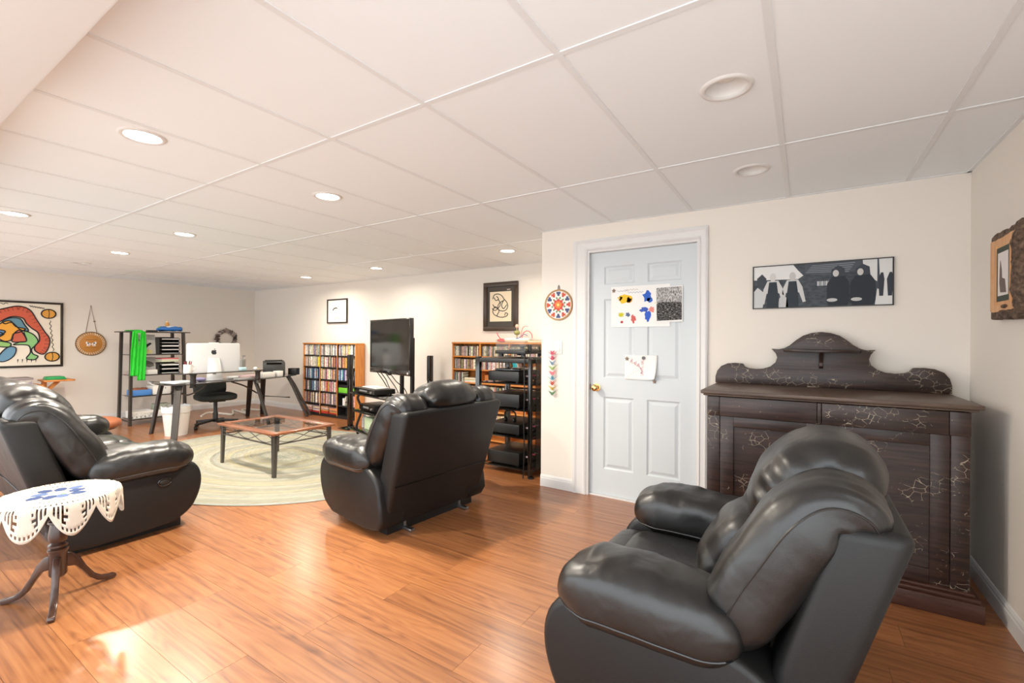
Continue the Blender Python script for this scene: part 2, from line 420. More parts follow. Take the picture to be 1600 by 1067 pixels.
M['screen'] = mat('dark_screen', (0.012, 0.010, 0.008), 0.10, spec=0.7)
M['white'] = mat('white_plastic', (0.78, 0.76, 0.72), 0.45)
M['paper'] = mat('paper', (0.82, 0.82, 0.80), 0.8)
M['grey'] = mat('grey_plastic', (0.18, 0.175, 0.17), 0.5)
M['alu'] = mat('brushed_aluminium', (0.62, 0.61, 0.60), 0.34, metal=0.35)
def glass_mat(name, tint=(0.85, 0.90, 0.88), rough=0.03, k=0.82):
    m = bpy.data.materials.new(name); m.use_nodes = True
    nt = m.node_tree; N = nt.nodes; L = nt.links
    for n in list(N):
        if n.type != 'OUTPUT_MATERIAL': N.remove(n)
    out = [n for n in N if n.type == 'OUTPUT_MATERIAL'][0]
    tr = N.new('ShaderNodeBsdfTransparent'); tr.inputs[0].default_value = (*[c*k for c in tint], 1)
    gl = N.new('ShaderNodeBsdfGlossy'); gl.inputs['Roughness'].default_value = rough
    fr = N.new('ShaderNodeFresnel'); fr.inputs['IOR'].default_value = 1.5
    mx = N.new('ShaderNodeMixShader')
    ge = N.new('ShaderNodeNewGeometry'); iv = N.new('ShaderNodeMath'); iv.operation = 'SUBTRACT'; iv.inputs[0].default_value = 1.0
    L.new(ge.outputs['Backfacing'], iv.inputs[1]); fm = N.new('ShaderNodeMath'); fm.operation = 'MULTIPLY'
    L.new(fr.outputs[0], fm.inputs[0]); L.new(iv.outputs[0], fm.inputs[1])
    L.new(fm.outputs[0], mx.inputs[0]); L.new(tr.outputs[0], mx.inputs[1]); L.new(gl.outputs[0], mx.inputs[2]); L.new(mx.outputs[0], out.inputs[0])
    return m
M['glass'] = glass_mat('clear_glass', (0.95, 0.97, 0.96), 0.02, 0.98)
M['smokeglass'] = glass_mat('smoked_glass', (0.62, 0.55, 0.45), 0.05, 0.75)
M['clearcover'] = glass_mat('clear_acrylic', (0.96, 0.94, 0.88), 0.06, 0.97)
M['oak'] = wood_mat('honey_oak', srgb(226, 160, 86), srgb(204, 130, 62), srgb(176, 102, 44), 'Z', 0.8, 0.45)
M['oakx'] = wood_mat('honey_oak_long', srgb(226, 160, 86), srgb(204, 130, 62), srgb(176, 102, 44), 'X', 0.8, 0.45)
M['cherry'] = wood_mat('cherry_table', srgb(154, 98, 64), srgb(130, 78, 50), srgb(100, 58, 38), 'X', 1.0, 0.28, 0.3)
M['darkwood'] = mat('dark_turned_wood', (0.038, 0.017, 0.011), 0.28, var=((30, 30, 5), (0.075, 0.034, 0.022), 0.35, 0.7), coat=0.4)
M['spine'] = spine_mat('printed_spine')
M['cell'] = mat('shelf_black', (0.010, 0.009, 0.008), 0.6)
M['lace'] = mat('cream_crochet', (0.60, 0.545, 0.46), 0.9, bump=(420, 0.5, 0.003))
M['frame_dark'] = mat('dark_frame', (0.020, 0.013, 0.009), 0.35)
M['frame_brown'] = mat('brown_frame', (0.050, 0.030, 0.018), 0.38, bump=(50, 0.05, 0.002))
M['ink'] = mat('black_ink', (0.012, 0.012, 0.013), 0.7)
def flat(rgb, rough=0.75):
    k = 'flat_%d_%d_%d' % rgb
    if k not in M: M[k] = plain(k, rgb, rough)
    return M[k]

# ================================================================== THE SETTING
# ---- floor: laminate planks laid along X on a sub-floor
fl = struct('floor', MB().box(XF-0.1, XR+0.1, YN, YT+0.1, -0.08, -0.0085), M['subfloor'])
struct('floor_bounce_slab', MB().box(XF-2, XR+4, -6.0, YN, -0.08, -0.002).box(XR+0.1, XR+4, YN, 3.0, -0.08, -0.002), mat('pale_bounce', (0.74, 0.72, 0.69), 0.95))  # unseen pale slab, added outside to bounce light up onto the ceiling
PW, PL, PG = 0.192, 1.285, 0.0011
plank_me = MB().box(0, PL-PG, 0, PW-PG, -0.0085, 0.0).mesh('plank', M['floor'])
y = YT - PW*30.6
row = 0
while y < YT:
    yy0, yy1 = max(y, YN), min(y+PW, YT)
    x = XF - ((row*0.47) % 1.0)*PL
    while x < XR:
        xx0, xx1 = max(x, XF), min(x+PL, XR)
        if xx1-xx0 > 0.02 and yy1-yy0 > 0.02 and not (xx0 > XL and yy0 > YD):
            if xx0 > XL - 0.2 and yy0 > YD: pass
            else: inst('plank', plank_me, fl, (xx0, yy0, 0), scale=((xx1-xx0)/PL, (yy1-yy0)/PW, 1))
        x += PL
    y += PW; row += 1

# ---- ceiling: lay-in tiles between white grid bars
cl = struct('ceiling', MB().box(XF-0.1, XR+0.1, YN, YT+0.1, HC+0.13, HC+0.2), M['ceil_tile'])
GX0, GY0, TX, TY = -0.706, 1.384, 0.61, 1.22
POTS = [(-2.67, 0.885, 0.9), (-5.18, 0.90, 1.2), (-2.715, 1.924, 2.2), (-4.826, 1.918, 1.2), (-6.5, 1.947, 1.6), (-4.857, 4.191, 0.5),
        (-6.499, 4.229, 0.7), (-2.696, 4.114, 0.5), (-0.255, 1.907, 0), (-0.255, 2.892, 0), (-7.814, 1.951, 0)]
PR = 0.074
SOF_Y, SOF_Z = 0.390, 2.05
xs = [XF] + [GX0 + TX*k for k in range(-14, 3)] + [XR]
xs = [x for x in xs if XF <= x <= XR]
ys = [GY0-2*TY, GY0-TY, GY0, GY0+TY, GY0+2*TY, YT]
SOF_X = -1.10
def tile_mb(x0, x1, y0, y1, hole):
    mb = MB(); z0, z1 = HC+0.003, HC+0.020
    if not hole: return mb.box(x0, x1, y0, y1, z0, z1)
    cx, cy = hole
    an = [2*PI*k/32 for k in range(32)] + [math.atan2(yy-cy, xx-cx) % (2*PI) for xx in (x0, x1) for yy in (y0, y1)]
    an = sorted(an); n = len(an); V = []
    for z in (z0, z1):
        for a in an: V.append((cx+PR*math.cos(a), cy+PR*math.sin(a), z))
        for a in an:
            c, s_ = math.cos(a), math.sin(a); t = 1e9
            if c > 1e-9: t = min(t, (x1-cx)/c)
            if c < -1e-9: t = min(t, (x0-cx)/c)
            if s_ > 1e-9: t = min(t, (y1-cy)/s_)
            if s_ < -1e-9: t = min(t, (y0-cy)/s_)
            V.append((cx+t*c, cy+t*s_, z))
    F = []
    for i in range(n):
        j = (i+1) % n
        F += [(i, j, n+j, n+i), (2*n+i, 3*n+i, 3*n+j, 2*n+j), (i, 2*n+i, 2*n+j, j), (n+i, n+j, 3*n+j, 3*n+i)]
    return mb.add(V, F)
for i in range(len(xs)-1):
    for j in range(len(ys)-1):
        x0, x1, y0, y1 = xs[i], xs[i+1], ys[j], ys[j+1]
        if x1-x0 < 0.02: continue
        y0 = max(y0, SOF_Y if x1 < SOF_X else YN)
        if y1-y0 < 0.02: continue
        if x0 > XL-0.06:
            if y0 > YD: continue
            y1 = min(y1, YD)
        hs = [(px, py) for px, py, _ in POTS if x0 < px < x1 and y0 < py < y1]
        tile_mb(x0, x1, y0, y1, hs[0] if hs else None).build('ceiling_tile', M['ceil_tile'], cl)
for x in xs[1:-1]:
    MB().box(x-0.012, x+0.012, YN if x > SOF_X else SOF_Y, YD if x > XL else YT, HC, HC+0.006).build('grid_bar', M['tbar'], cl)
for y in [q for q in ys[1:-1] if q > YN]:
    MB().box(SOF_X if y < SOF_Y else XF, XL if y > YD else XR, y-0.012, y+0.012, HC-0.0003, HC+0.0050).build('grid_bar', M['tbar'], cl)
# wall angle round the edge
for (x0, x1, y0, y1) in ((XF, XL, YT-0.02, YT), (XL-0.02, XL, YD, YT), (XL, XR, YD-0.02, YD), (XR-0.02, XR, YN, YD), (XF, XF+0.02, SOF_Y, YT), (XF, SOF_X, SOF_Y, SOF_Y+0.02)):
    MB().box(x0, x1, y0, y1, HC+0.0005, HC+0.0055).build('wall_angle', M['tbar'], cl)

# ---- walls
ZT = HC + 0.13
struct('wall_left', MB().box(XF-0.1, XF, YN, YT+0.1, 0, ZT), M['wall'])
struct('wall_back', MB().box(XF, XL+0.1, YT, YT+0.1, 0, ZT), M['wall'])
struct('wall_jog', MB().box(XL, XL+0.1, YD+0.1, YT, 0, ZT), M['wall'])
DX0, DX1, DZ = -1.540, -0.653, 2.046
struct('wall_door', MB().box(XL, DX0-0.004, YD, YD+0.1, 0, ZT).box(DX1+0.004, XR+0.1, YD, YD+0.1, 0, ZT).box(DX0-0.004, DX1+0.004, YD, YD+0.1, DZ+0.004, ZT), M['wall'])
struct('wall_right', MB().box(XR, XR+0.1, 0.6, YD, 0, ZT), M['wall'])
struct('wall_soffit', MB().box(XF, SOF_X, YN, SOF_Y, SOF_Z, ZT), M['trim'], bevel=0.008)

# ---- baseboards with a moulded top
def baseboard(name, p0, p1, n):
    p0, p1, n = Vector((*p0, 0)), Vector((*p1, 0)), Vector((*n, 0))
    prof = [(0, 0), (0.013, 0), (0.013, 0.070), (0.010, 0.078), (0.010, 0.086), (0.004, 0.100), (0, 0.102)]
    V = [p + n*a + Vector((0, 0, b)) for p in (p0, p1) for a, b in prof]; k = len(prof)
    struct(name, MB().add(V, [tuple(range(k-1, -1, -1)), tuple(range(k, 2*k))] + [(i, (i+1) % k, k+(i+1) % k, k+i) for i in range(k)]), M['trim'])
baseboard('baseboard_left', (XF, YN), (XF, YT), (1, 0))
baseboard('baseboard_back', (XF+0.013, YT), (XL, YT), (0, -1))
baseboard('baseboard_door', (XL, YD), (-1.664, YD), (0, -1))
baseboard('baseboard_middle', (-0.592, YD), (XR, YD), (0, -1))
baseboard('baseboard_right', (XR, 0.6), (XR, YD-0.013), (-1, 0))

# ---- door casing (trim_1) and six-panel door
def casing():
    o0, o1, t = -1.664, -0.592, 2.137
    i0, i1, iz = DX0, DX1, DZ
    root = None
    mb = MB()
    prof = [(0.0, 0.0), (0.0, 0.016), (0.20, 0.022), (0.32, 0.015), (0.75, 0.013), (0.88, 0.018), (1.0, 0.010), (1.0, 0.0)]   # outer -> inner
    k = len(prof); rings = []
    V = []
    for (ox, oz, ix, iz_) in ((o0, 0, i0, 0), (o0, t, i0, iz), (o1, t, i1, iz), (o1, 0, i1, 0)):
        for a, b in prof: V.append((ox+(ix-ox)*a, YD-b, oz+(iz_-oz)*a))
    F = []
    for s_ in range(3):
        for i in range(k): F.append((s_*k+i, s_*k+(i+1) % k, (s_+1)*k+(i+1) % k, (s_+1)*k+i))
    F += [tuple(range(k)), tuple(range(4*k-1, 3*k-1, -1))]
    tr = struct('trim_1', mb.add(V, F), M['trim'])
    MB().box(i0, i0+0.016, YD-0.004, YD+0.1, 0, iz).box(i1-0.016, i1, YD-0.004, YD+0.1, 0, iz).box(i0+0.016, i1-0.016, YD-0.004, YD+0.1, iz-0.016, iz).build('jamb', M['trim'], tr)
    MB().box(i0+0.016, i1-0.016, YD+0.015, YD+0.1, 0, 0.012).build('threshold', M['trim'], tr)
casing()
dr = bpy.data.objects.new('door_1', None); COL.objects.link(dr); dr['kind'] = 'structure'
dr.location = (DX0+0.018, YD+0.034, 0.014)
DW, DH = (DX1-DX0)-0.036, DZ-0.018-0.014
cols_ = [0.0, 0.118, 0.118+0.255, DW-0.118-0.255, DW-0.118, DW]
rows_ = [(0.215, 0.815), (0.970, 1.625), (1.745, 1.895)]
dm = MB()
dm.box(0, DW, 0.010, 0.036, 0, DH)
dm.box(0, cols_[1], 0, 0.010, 0, DH).box(cols_[4], DW, 0, 0.010, 0, DH).box(cols_[2], cols_[3], 0, 0.010, 0, DH)
for a, b in ((cols_[1], cols_[2]), (cols_[3], cols_[4])):
    zz = 0
    for r0, r1 in rows_ + [(DH, DH)]:
        dm.box(a, b, 0, 0.010, zz, r0); zz = r1
dm.build('door_slab', M['door'], dr)
for a, b in ((cols_[1], cols_[2]), (cols_[3], cols_[4])):
    for r0, r1 in rows_:
        V = []
        for d, yy in ((0.0, 0.0), (0.012, 0.009), (0.020, 0.009), (0.042, 0.0015)):
            V += [(a+d, yy, r0+d), (b-d, yy, r0+d), (b-d, yy, r1-d), (a+d, yy, r1-d)]
        F = [(4*k+i, 4*k+(i+1) % 4, 4*k+4+(i+1) % 4, 4*k+4+i) for k in range(3) for i in range(4)] + [(12, 13, 14, 15)]
        MB().add(V, F).build('door_panel', M['door'], dr)
kn = MB().lathe([(0.033, 0), (0.033, -0.006), (0.014, -0.010), (0.012, -0.030), (0.020, -0.036), (0.027, -0.046), (0.029, -0.056), (0.026, -0.066), (0.014, -0.072), (0.001, -0.073)], (0.058, 0, 0.888), 28, 'Y').build('door_knob', M['brass'], dr, smooth=True)
MB().box(-0.003, 0.004, -0.001, 0.012, 0.865, 0.915).build('latch_plate', M['darkmetal'], dr)

# ---- recessed ceiling lamps
lamp_on = mat('lamp_lens', (0.9, 0.9, 0.9), 0.3, emit=((1.0, 0.94, 0.86), 14.0))
refl_off = mat('lamp_reflector', (0.80, 0.79, 0.77), 0.35)
names = ['nearest the soffit above the crochet table', 'at the left edge of the picture above the sofa', 'above the gap between the sofa and the centre recliner',
         'above the coffee table side of the sofa', 'above the round brown footstool', 'above the television', 'above the disc shelf',
         'above the stereo rack in the alcove', 'large in view above the foreground recliner', 'nearer the door wall, above the sideboard', 'near the far left wall']
for (px, py, on), nm in zip(POTS, names):
    t = thing('recessed_light', ('lit white recessed ceiling light ' if on else 'unlit white recessed ceiling light ') + nm, 'ceiling light', (px, py, HC), 0, 'recessed ceiling lights')
    MB().lathe([(0.073, 0.006), (0.073, -0.002), (0.078, -0.0055), (0.090, -0.004), (0.097, 0.0055)], n=40, cap=False).build('trim_ring', M['trim'], t, smooth=True)
    MB().lathe([(0.0732, 0.004), (0.068, 0.03), (0.055, 0.075), (0.050, 0.078), (0.001, 0.079)], n=40, cap=False).build('reflector', refl_off, t, smooth=True)
    if on:
        MB().lathe([(0.001, 0.004), (0.050, 0.0045), (0.067, 0.008), (0.062, 0.04), (0.001, 0.045)], n=32).build('lens', lamp_on, t, smooth=True)
        ld = bpy.data.lights.new('pot_light', 'AREA'); ld.shape = 'DISK'; ld.size = 0.13; ld.energy = POT_POWER*on; ld.color = POT_COLOR; ld.spread = math.radians(165)
        lo = bpy.data.objects.new('pot_light', ld); COL.objects.link(lo); lo.parent = t; lo.location = (0, 0, -0.010)
    else:
        MB().lathe([(0.001, 0.028), (0.020, 0.030), (0.036, 0.040), (0.040, 0.050), (0.030, 0.070), (0.018, 0.076)], n=24).build('bulb', M['white'], t, smooth=True)

# ================================================================== LEATHER SEATING
def wrinkle(amp, freq, seed=0.0):
    def fn(px, pz, t, w):
        g = noise.noise(Vector((w*2.2, t*freq, seed)))*amp + math.sin(w*9 + t*5 + seed)*amp*0.25*max(0.0, (abs(t-0.55)-0.1))
        r = math.hypot(px, pz); k = 1 + g/max(r, 0.03)
        return px*k, pz*k
    return fn

def recliner(name, label, cat, loc, rz, seats=1, seat_w=0.60, handle=True, seed=0.0):
    """local: faces +Y, width along X, rear shell leans back towards -Y"""
    t = thing(name, label, cat, loc, rz)
    AW = 0.20                                     # arm panel width
    inner = seats*seat_w/2
    W2 = inner + AW
    L_, LP = M['leather'], M['leather_plain']
    # hidden underframe that carries it on the floor, with metal feet
    MB().box(-W2+0.10, W2-0.10, -0.33, 0.26, 0.0, 0.10).build('base_frame', M['darkmetal'], t)
    for sx in (-1, 1):
        MB().box(sx*0.26-0.018, sx*0.26+0.018, -0.42, -0.30, 0.0, 0.022).box(sx*0.26-0.010, sx*0.26+0.010, -0.34, -0.32, 0.02, 0.09).build('rear_foot', M['steel'], t, bevel=0.004)
    # arm panels
    prof = [(-0.36, 0.055), (0.12, 0.055), (0.215, 0.075), (0.294, 0.13), (0.340, 0.22), (0.356, 0.31), (0.342, 0.39), (0.295, 0.445), (0.21, 0.462), (-0.10, 0.465), (-0.24, 0.44), (-0.33, 0.38), (-0.37, 0.29)]
    pr = [(p.x, p.y) for p in catmull([Vector((a, b, 0)) for a, b in prof], 3, True)]
    for sx in (-1, 1):
        a0, a1 = sorted((sx*(inner+0.005), sx*W2))
        mb = MB().prism(pr, a0, a1, 'YZ')
        ap = mb.build('arm_panel', LP, t, bevel=0.022, segs=3, angle=50)
        if sx > 0 and handle:
            h = MB().tube([(W2+0.003, 0.135+0.036*math.cos(q*PI/14), 0.345+0.025*math.sin(q*PI/14)) for q in range(28)], 0.0055, 8, True).build('latch_ring', M['blackgloss'], ap, smooth=True)
            MB().superell((W2+0.002, 0.135, 0.345), (0.006, 0.030, 0.019), (1, 1), 20, 10).build('latch_cup', M['black'], ap, smooth=True)
        # padded arm
        cx = sx*(inner + AW*0.5 + 0.004)
        def padfn(px, pz, tt, w):
            g = noise.noise(Vector((px*16, tt*9, seed+sx*3.1)))*0.009 + abs(noise.noise(Vector((px*5, tt*17, seed+sx))))*0.006
            return px*(1+0.04*math.sin(tt*PI)), pz + (g if pz > 0 else 0)
        pmb = MB().roll([(cx, -0.245, 0.470), (cx, -0.10, 0.483), (cx, 0.05, 0.492), (cx, 0.16, 0.490), (cx, 0.240, 0.478), (cx, 0.300, 0.445)],
                        [0.118, 0.130, 0.136, 0.138, 0.134, 0.122], [0.096, 0.102, 0.108, 0.110, 0.108, 0.090], 0.68, 36, per=9, fn=padfn)
        pad = pmb.build('arm_pad', L_, t, smooth=True)
        for wv in (0.10*PI, 0.90*PI):
            MB().tube(pmb.line(-wv), 0.0034, 6).build('seam', L_, pad, smooth=True)
    # rear shell, leaning back and flaring a little
    def lean(v):
        k = (v.z-0.055)/0.775
        return Vector((v.x*(0.965+0.035*k) , v.y - 0.24*k**1.0, v.z + (0.012*(v.x/W2)**2 if k > 0.8 else 0)))
    SW = W2 - 0.035
    shell = MB().box(-SW, SW, -0.365, -0.20, 0.055, 0.83)
    bm_ = shell.xf(lean)
    sh = shell.build('back_shell', LP, t, bevel=0.035, segs=4)
    zs = 0.345; ks = (zs-0.055)/0.775
    MB().tube([(-SW*0.94, -0.366-0.24*ks, zs), (0, -0.366-0.24*ks, zs), (SW*0.94, -0.366-0.24*ks, zs)], 0.0032, 6).build('seam', LP, sh, smooth=True)
    # upholstery of each seat
    for i in range(seats):
        c = -inner + seat_w*(i+0.5)
        w = seat_w
        last_l, last_r = i == 0, i == seats-1
        def seatfn(p): return Vector((p.x, p.y, p.z + 0.012*math.cos(p.x/(w/2)*PI/2) + noise.noise(Vector((p.x*6, p.y*6, seed+i)))*0.008))
        MB().superell((c, 0.025, 0.350), (w/2-0.004, 0.25, 0.085), (0.30, 0.38), 40, 20, fn=seatfn).build('seat_cushion', L_, t, smooth=True)
        MB().roll([(c-w/2+0.004, 0.268, 0.350), (c, 0.280, 0.353), (c+w/2-0.004, 0.268, 0.350)], 0.085, 0.075, 0.75, 28, side=Vector((0, 1, 0)), per=12).build('footrest_pad', L_, t, smooth=True)
        MB().superell((c, 0.266, 0.200), (w/2-0.006, 0.060, 0.125), (0.25, 0.35), 32, 16).build('footrest_panel', LP, t, smooth=True)
        # lumbar cushion and side bolsters
        MB().roll([(c, -0.110, 0.390), (c, -0.142, 0.490), (c, -0.200, 0.600), (c, -0.272, 0.715)], w*0.30, [0.085, 0.105, 0.10, 0.08], 0.80, 32, per=8, fn=wrinkle(0.010, 6, seed+i)).build('lumbar_cushion', L_, t, smooth=True)
        for sx in (-1, 1):
            outer = (sx < 0 and last_l) or (sx > 0 and last_r)
            off = w/2 - 0.055 + (0.115 if outer else 0.0)
            aw = 0.125 if outer else 0.075
            def wingfn(px, pz, tt, ww, s_=sx):
                g = noise.noise(Vector((ww*1.6, tt*5.0, seed+s_*2+i)))*0.008
                f = max(0.0, 1-abs(tt-0.86)/0.14)*math.sin(ww*11+tt*10)*0.0045      # gathers where it rolls over the top
                k = 1 + (g+f)/max(math.hypot(px, pz), 0.04)
                return px*k, pz*k
            zlow = 0.430 if outer else 0.42
            wmb = MB().roll([(c+sx*(off-0.006), -0.190, zlow), (c+sx*off, -0.240, 0.565), (c+sx*off, -0.308, 0.690), (c+sx*(off-0.004), -0.372, 0.800), (c+sx*(off-0.010), -0.435, 0.858), (c+sx*(off-0.016), -0.498, 0.846), (c+sx*(off-0.020), -0.530, 0.790)],
                           [aw*0.95, aw, aw, aw, aw, aw*0.95, aw*0.85], [0.085, 0.100, 0.106, 0.106, 0.098, 0.076, 0.055], 0.70, 40, per=9, fn=wingfn)
            wg = wmb.build('side_bolster', L_, t, smooth=True)
            if outer:
                MB().tube(wmb.line(-0.07*PI if sx > 0 else -0.93*PI, 0.05, 0.93), 0.0034, 6).build('seam', L_, wg, smooth=True)
        # domed headrest between the bolsters
        def headfn(px, pz, tt, ww):
            e_ = max(0.0, abs(px)/(w*0.36)-0.55)
            g = noise.noise(Vector((px*9, tt*4, seed+i*5)))*0.007
            f = e_*math.sin(tt*46+seed)*0.016
            dome = 0.035*math.cos(min(1.0, abs(px)/(w*0.40))*PI/2)*max(0.0, math.sin(tt*PI))
            return px, pz + (dome if pz > 0 else -dome*0.3) + (g+f)*(1 if pz > 0 else -1)
        hmb = MB().roll([(c, -0.272, 0.640), (c, -0.315, 0.740), (c, -0.372, 0.840), (c, -0.440, 0.896), (c, -0.510, 0.884), (c, -0.556, 0.820)],
                       [w*0.32, w*0.37, w*0.39, w*0.39, w*0.38, w*0.36], [0.085, 0.108, 0.116, 0.110, 0.090, 0.06], 0.68, 48, per=10, fn=headfn)
        hd = hmb.build('headrest', L_, t, smooth=True)
    return t

recliner('leather_recliner', 'large black leather recliner in the foreground in front of the crackled sideboard', 'armchair', (-0.375, 1.836, 0), math.radians(90), seed=1.3)
recliner('leather_recliner', 'black leather recliner seen from behind beside the coffee table', 'armchair', (-2.60, 2.53, 0), math.radians(84), seed=4.7)
recliner('leather_sofa', 'long black leather reclining sofa behind the crochet-covered table', 'sofa', (-4.56, 1.205, 0), math.radians(-2), seats=3, seat_w=0.535, seed=8.2)

# ================================================================== SIDEBOARD
sb = thing('sideboard', 'antique dark brown sideboard with crackled varnish and scrolled back', 'sideboard', (0.085, 3.22, 0))
C_ = M['crackle']
BX0, BX1, BF, BB = -0.573, 0.573, -0.270, 0.30         # body, front / back in local Y
MB().box(BX0, BX1, BF+0.022, BB, 0.06, 0.968).build('carcass', C_, sb)
MB().box(BX0-0.040, BX1+0.045, BF-0.035, BB, 0, 0.085).box(BX0-0.030, BX1+0.034, BF-0.026, BB, 0.085, 0.105).box(BX0-0.016, BX1+0.018, BF-0.012, BB, 0.105, 0.122).build('plinth', M['plinth'], sb, bevel=0.006)
tp = MB().box(BX0-0.022, BX1+0.026, BF-0.022, BB, 0.968, 0.980).box(BX0-0.034, BX1+0.040, BF-0.036, BB, 0.980, 1.002).build('top_board', mat('worn_brown_top', (0.055, 0.030, 0.020), 0.42, var=((4, 60, 30), (0.15, 0.10, 0.07), 0.35, 0.75)), sb, bevel=0.006)
# frieze with two drawer fronts between blocks
zf0, zf1 = 0.852, 0.964
for (a, b, nm) in ((BX0, -0.506, 'frieze_block'), (-0.504, -0.026, 'drawer_front'), (-0.023, -0.006, 'frieze_block'), (-0.003, 0.496, 'drawer_front'), (0.498, BX1, 'frieze_block')):
    MB().box(a, b, BF-0.012, BF+0.03, zf0, zf1).build(nm, C_, sb, bevel=0.002)
# stiles and framed doors
for (a, b) in ((BX0, -0.505), (0.505, BX1)):
    MB().box(a, b, BF, BF+0.03, 0.118, zf0).build('corner_stile', C_, sb, bevel=0.002)
for (a, b) in ((-0.503, -0.001), (0.001, 0.503)):
    d = MB().box(a, a+0.072, BF+0.003, BF+0.028, 0.122, 0.850).box(b-0.072, b, BF+0.003, BF+0.028, 0.122, 0.850).box(a+0.072, b-0.072, BF+0.003, BF+0.028, 0.122, 0.195).box(a+0.072, b-0.072, BF+0.003, BF+0.028, 0.790, 0.850).build('cabinet_door', C_, sb, bevel=0.002)
    MB().box(a+0.070, b-0.070, BF+0.014, BF+0.026, 0.193, 0.792).build('door_panel', C_, d)
MB().lathe([(0.010, 0), (0.008, -0.012), (0.016, -0.022), (0.010, -0.030), (0.001, -0.031)], (-0.03, BF+0.003, 0.52), 16, 'Y').build('knob', M['darkwood'], sb, smooth=True)
# scrolled back board
L0 = 0.085
bsp = [(-0.612, 0.0), (-0.612, 0.045), (-0.600, 0.085), (-0.575, 0.118), (-0.535, 0.137), (-0.490, 0.142), (-0.452, 0.140), (-0.437, 0.137), (-0.425, 0.118), (-0.400, 0.108), (-0.360, 0.104), (-0.315, 0.108), (-0.275, 0.124), (-0.245, 0.152), (-0.235, 0.185), (-0.243, 0.212), (-0.262, 0.236), (-0.270, 0.243),
       (-0.225, 0.240), (-0.195, 0.248), (-0.165, 0.266), (-0.130, 0.300), (-0.090, 0.330), (-0.045, 0.347), (0.006, 0.353), (0.055, 0.347), (0.100, 0.330), (0.140, 0.300), (0.175, 0.268), (0.205, 0.249), (0.235, 0.240),
       (0.280, 0.243), (0.272, 0.236), (0.255, 0.212), (0.247, 0.185), (0.257, 0.152), (0.287, 0.124), (0.325, 0.108), (0.370, 0.104), (0.408, 0.108), (0.432, 0.118), (0.447, 0.138), (0.460, 0.141), (0.500, 0.143), (0.545, 0.137), (0.585, 0.118), (0.608, 0.085), (0.618, 0.045), (0.618, 0.0)]
MB().prism([(a, 1.002+b) for a, b in bsp], 0.272, 0.296, 'XZ').build('back_board', C_, sb, bevel=0.003)
hm = [(0.006+0.205*math.cos(PI+PI*k/20), 0.272+0.125*math.sin(PI+PI*k/20)) for k in range(21)]
MB().prism(hm, 1.226, 1.244, 'XY').build('candle_shelf', C_, sb, bevel=0.004)
MB().prism([(0.272, 1.226), (0.185, 1.226), (0.195, 1.212), (0.228, 1.200), (0.236, 1.180), (0.250, 1.160), (0.244, 1.140), (0.256, 1.125), (0.272, 1.122)], 0.006-0.011, 0.006+0.011, 'YZ').build('shelf_bracket', C_, sb, bevel=0.002)

# ================================================================== CROCHET TABLE
st = thing('pedestal_table', 'small round dark wood pedestal table under a crochet cloth', 'side table', (-3.09, 0.690, 0))
TZ = 0.520
MB().lathe([(0.001, TZ-0.022), (0.206, TZ-0.022), (0.214, TZ-0.012), (0.210, TZ)], n=48).build('table_top', M['darkwood'], st, smooth=True)
MB().lathe([(0.060, TZ-0.022), (0.055, TZ-0.040), (0.026, TZ-0.050), (0.021, 0.455), (0.024, 0.440), (0.036, 0.434), (0.036, 0.424), (0.024, 0.418), (0.025, 0.400), (0.037, 0.394), (0.038, 0.384), (0.029, 0.378), (0.033, 0.352), (0.037, 0.318), (0.034, 0.296), (0.026, 0.286), (0.037, 0.278), (0.037, 0.268), (0.028, 0.262), (0.039, 0.256), (0.039, 0.246), (0.034, 0.240), (0.034, 0.130), (0.026, 0.120), (0.012, 0.112)], n=24).build('column', M['darkwood'], st, smooth=True)
for ang in (-18, 102, 222):
    a = math.radians(ang + 0)
    up_ = [(0.030, 0.225), (0.055, 0.215), (0.085, 0.180), (0.110, 0.125), (0.145, 0.070), (0.180, 0.040), (0.212, 0.030), (0.238, 0.026), (0.244, 0.012), (0.234, 0.0), (0.200, 0.006), (0.160, 0.022), (0.125, 0.055), (0.095, 0.105), (0.065, 0.145), (0.030, 0.155)]
    mb = MB().prism(up_, -0.014, 0.014, 'XZ')
    R_ = Matrix.Rotation(a, 3, 'Z')
    mb.xf(lambda v: R_ @ v).build('leg', M['darkwood'], st, bevel=0.005)
# crochet cloth: disc, then eight hanging points
def doily():
    ns, V, F = 216, [], []
    NP, R0 = 9, 0.222
    rings = []
    rows = [0.02, 0.10, 0.135, 0.150, 0.180, 0.195, R0]
    for r in rows: rings.append([(r*math.cos(2*PI*k/ns), r*math.sin(2*PI*k/ns), 0.004) for k in range(ns)])
    for q in range(1, 11):
        ring = []
        for k in range(ns):
            a = 2*PI*k/ns; ph = (k*NP/ns + 0.5) % 1.0
            tip = 1-abs(ph-0.5)*2
            dep = 0.048 + 0.112*(1-(1-tip)**1.9)
            s_ = q/10*dep
            r = R0 + 0.016*math.sin(min(1, s_/0.03)*PI/2) + 0.010*math.sin(ph*2*PI)*s_/0.2
            z = 0.004 - max(0, s_-0.012) if s_ > 0.012 else 0.004 - s_*0.35
            ring.append((r*math.cos(a), r*math.sin(a), z))
        rings.append(ring)
    for ring in rings: V += ring
    for i in range(len(rings)-1):
        for k in range(ns): F.append((i*ns+k, i*ns+(k+1) % ns, (i+1)*ns+(k+1) % ns, (i+1)*ns+k))
    F.append(tuple(range(ns)))
    return V, F, NP, R0
V, F, NP, R0 = doily()
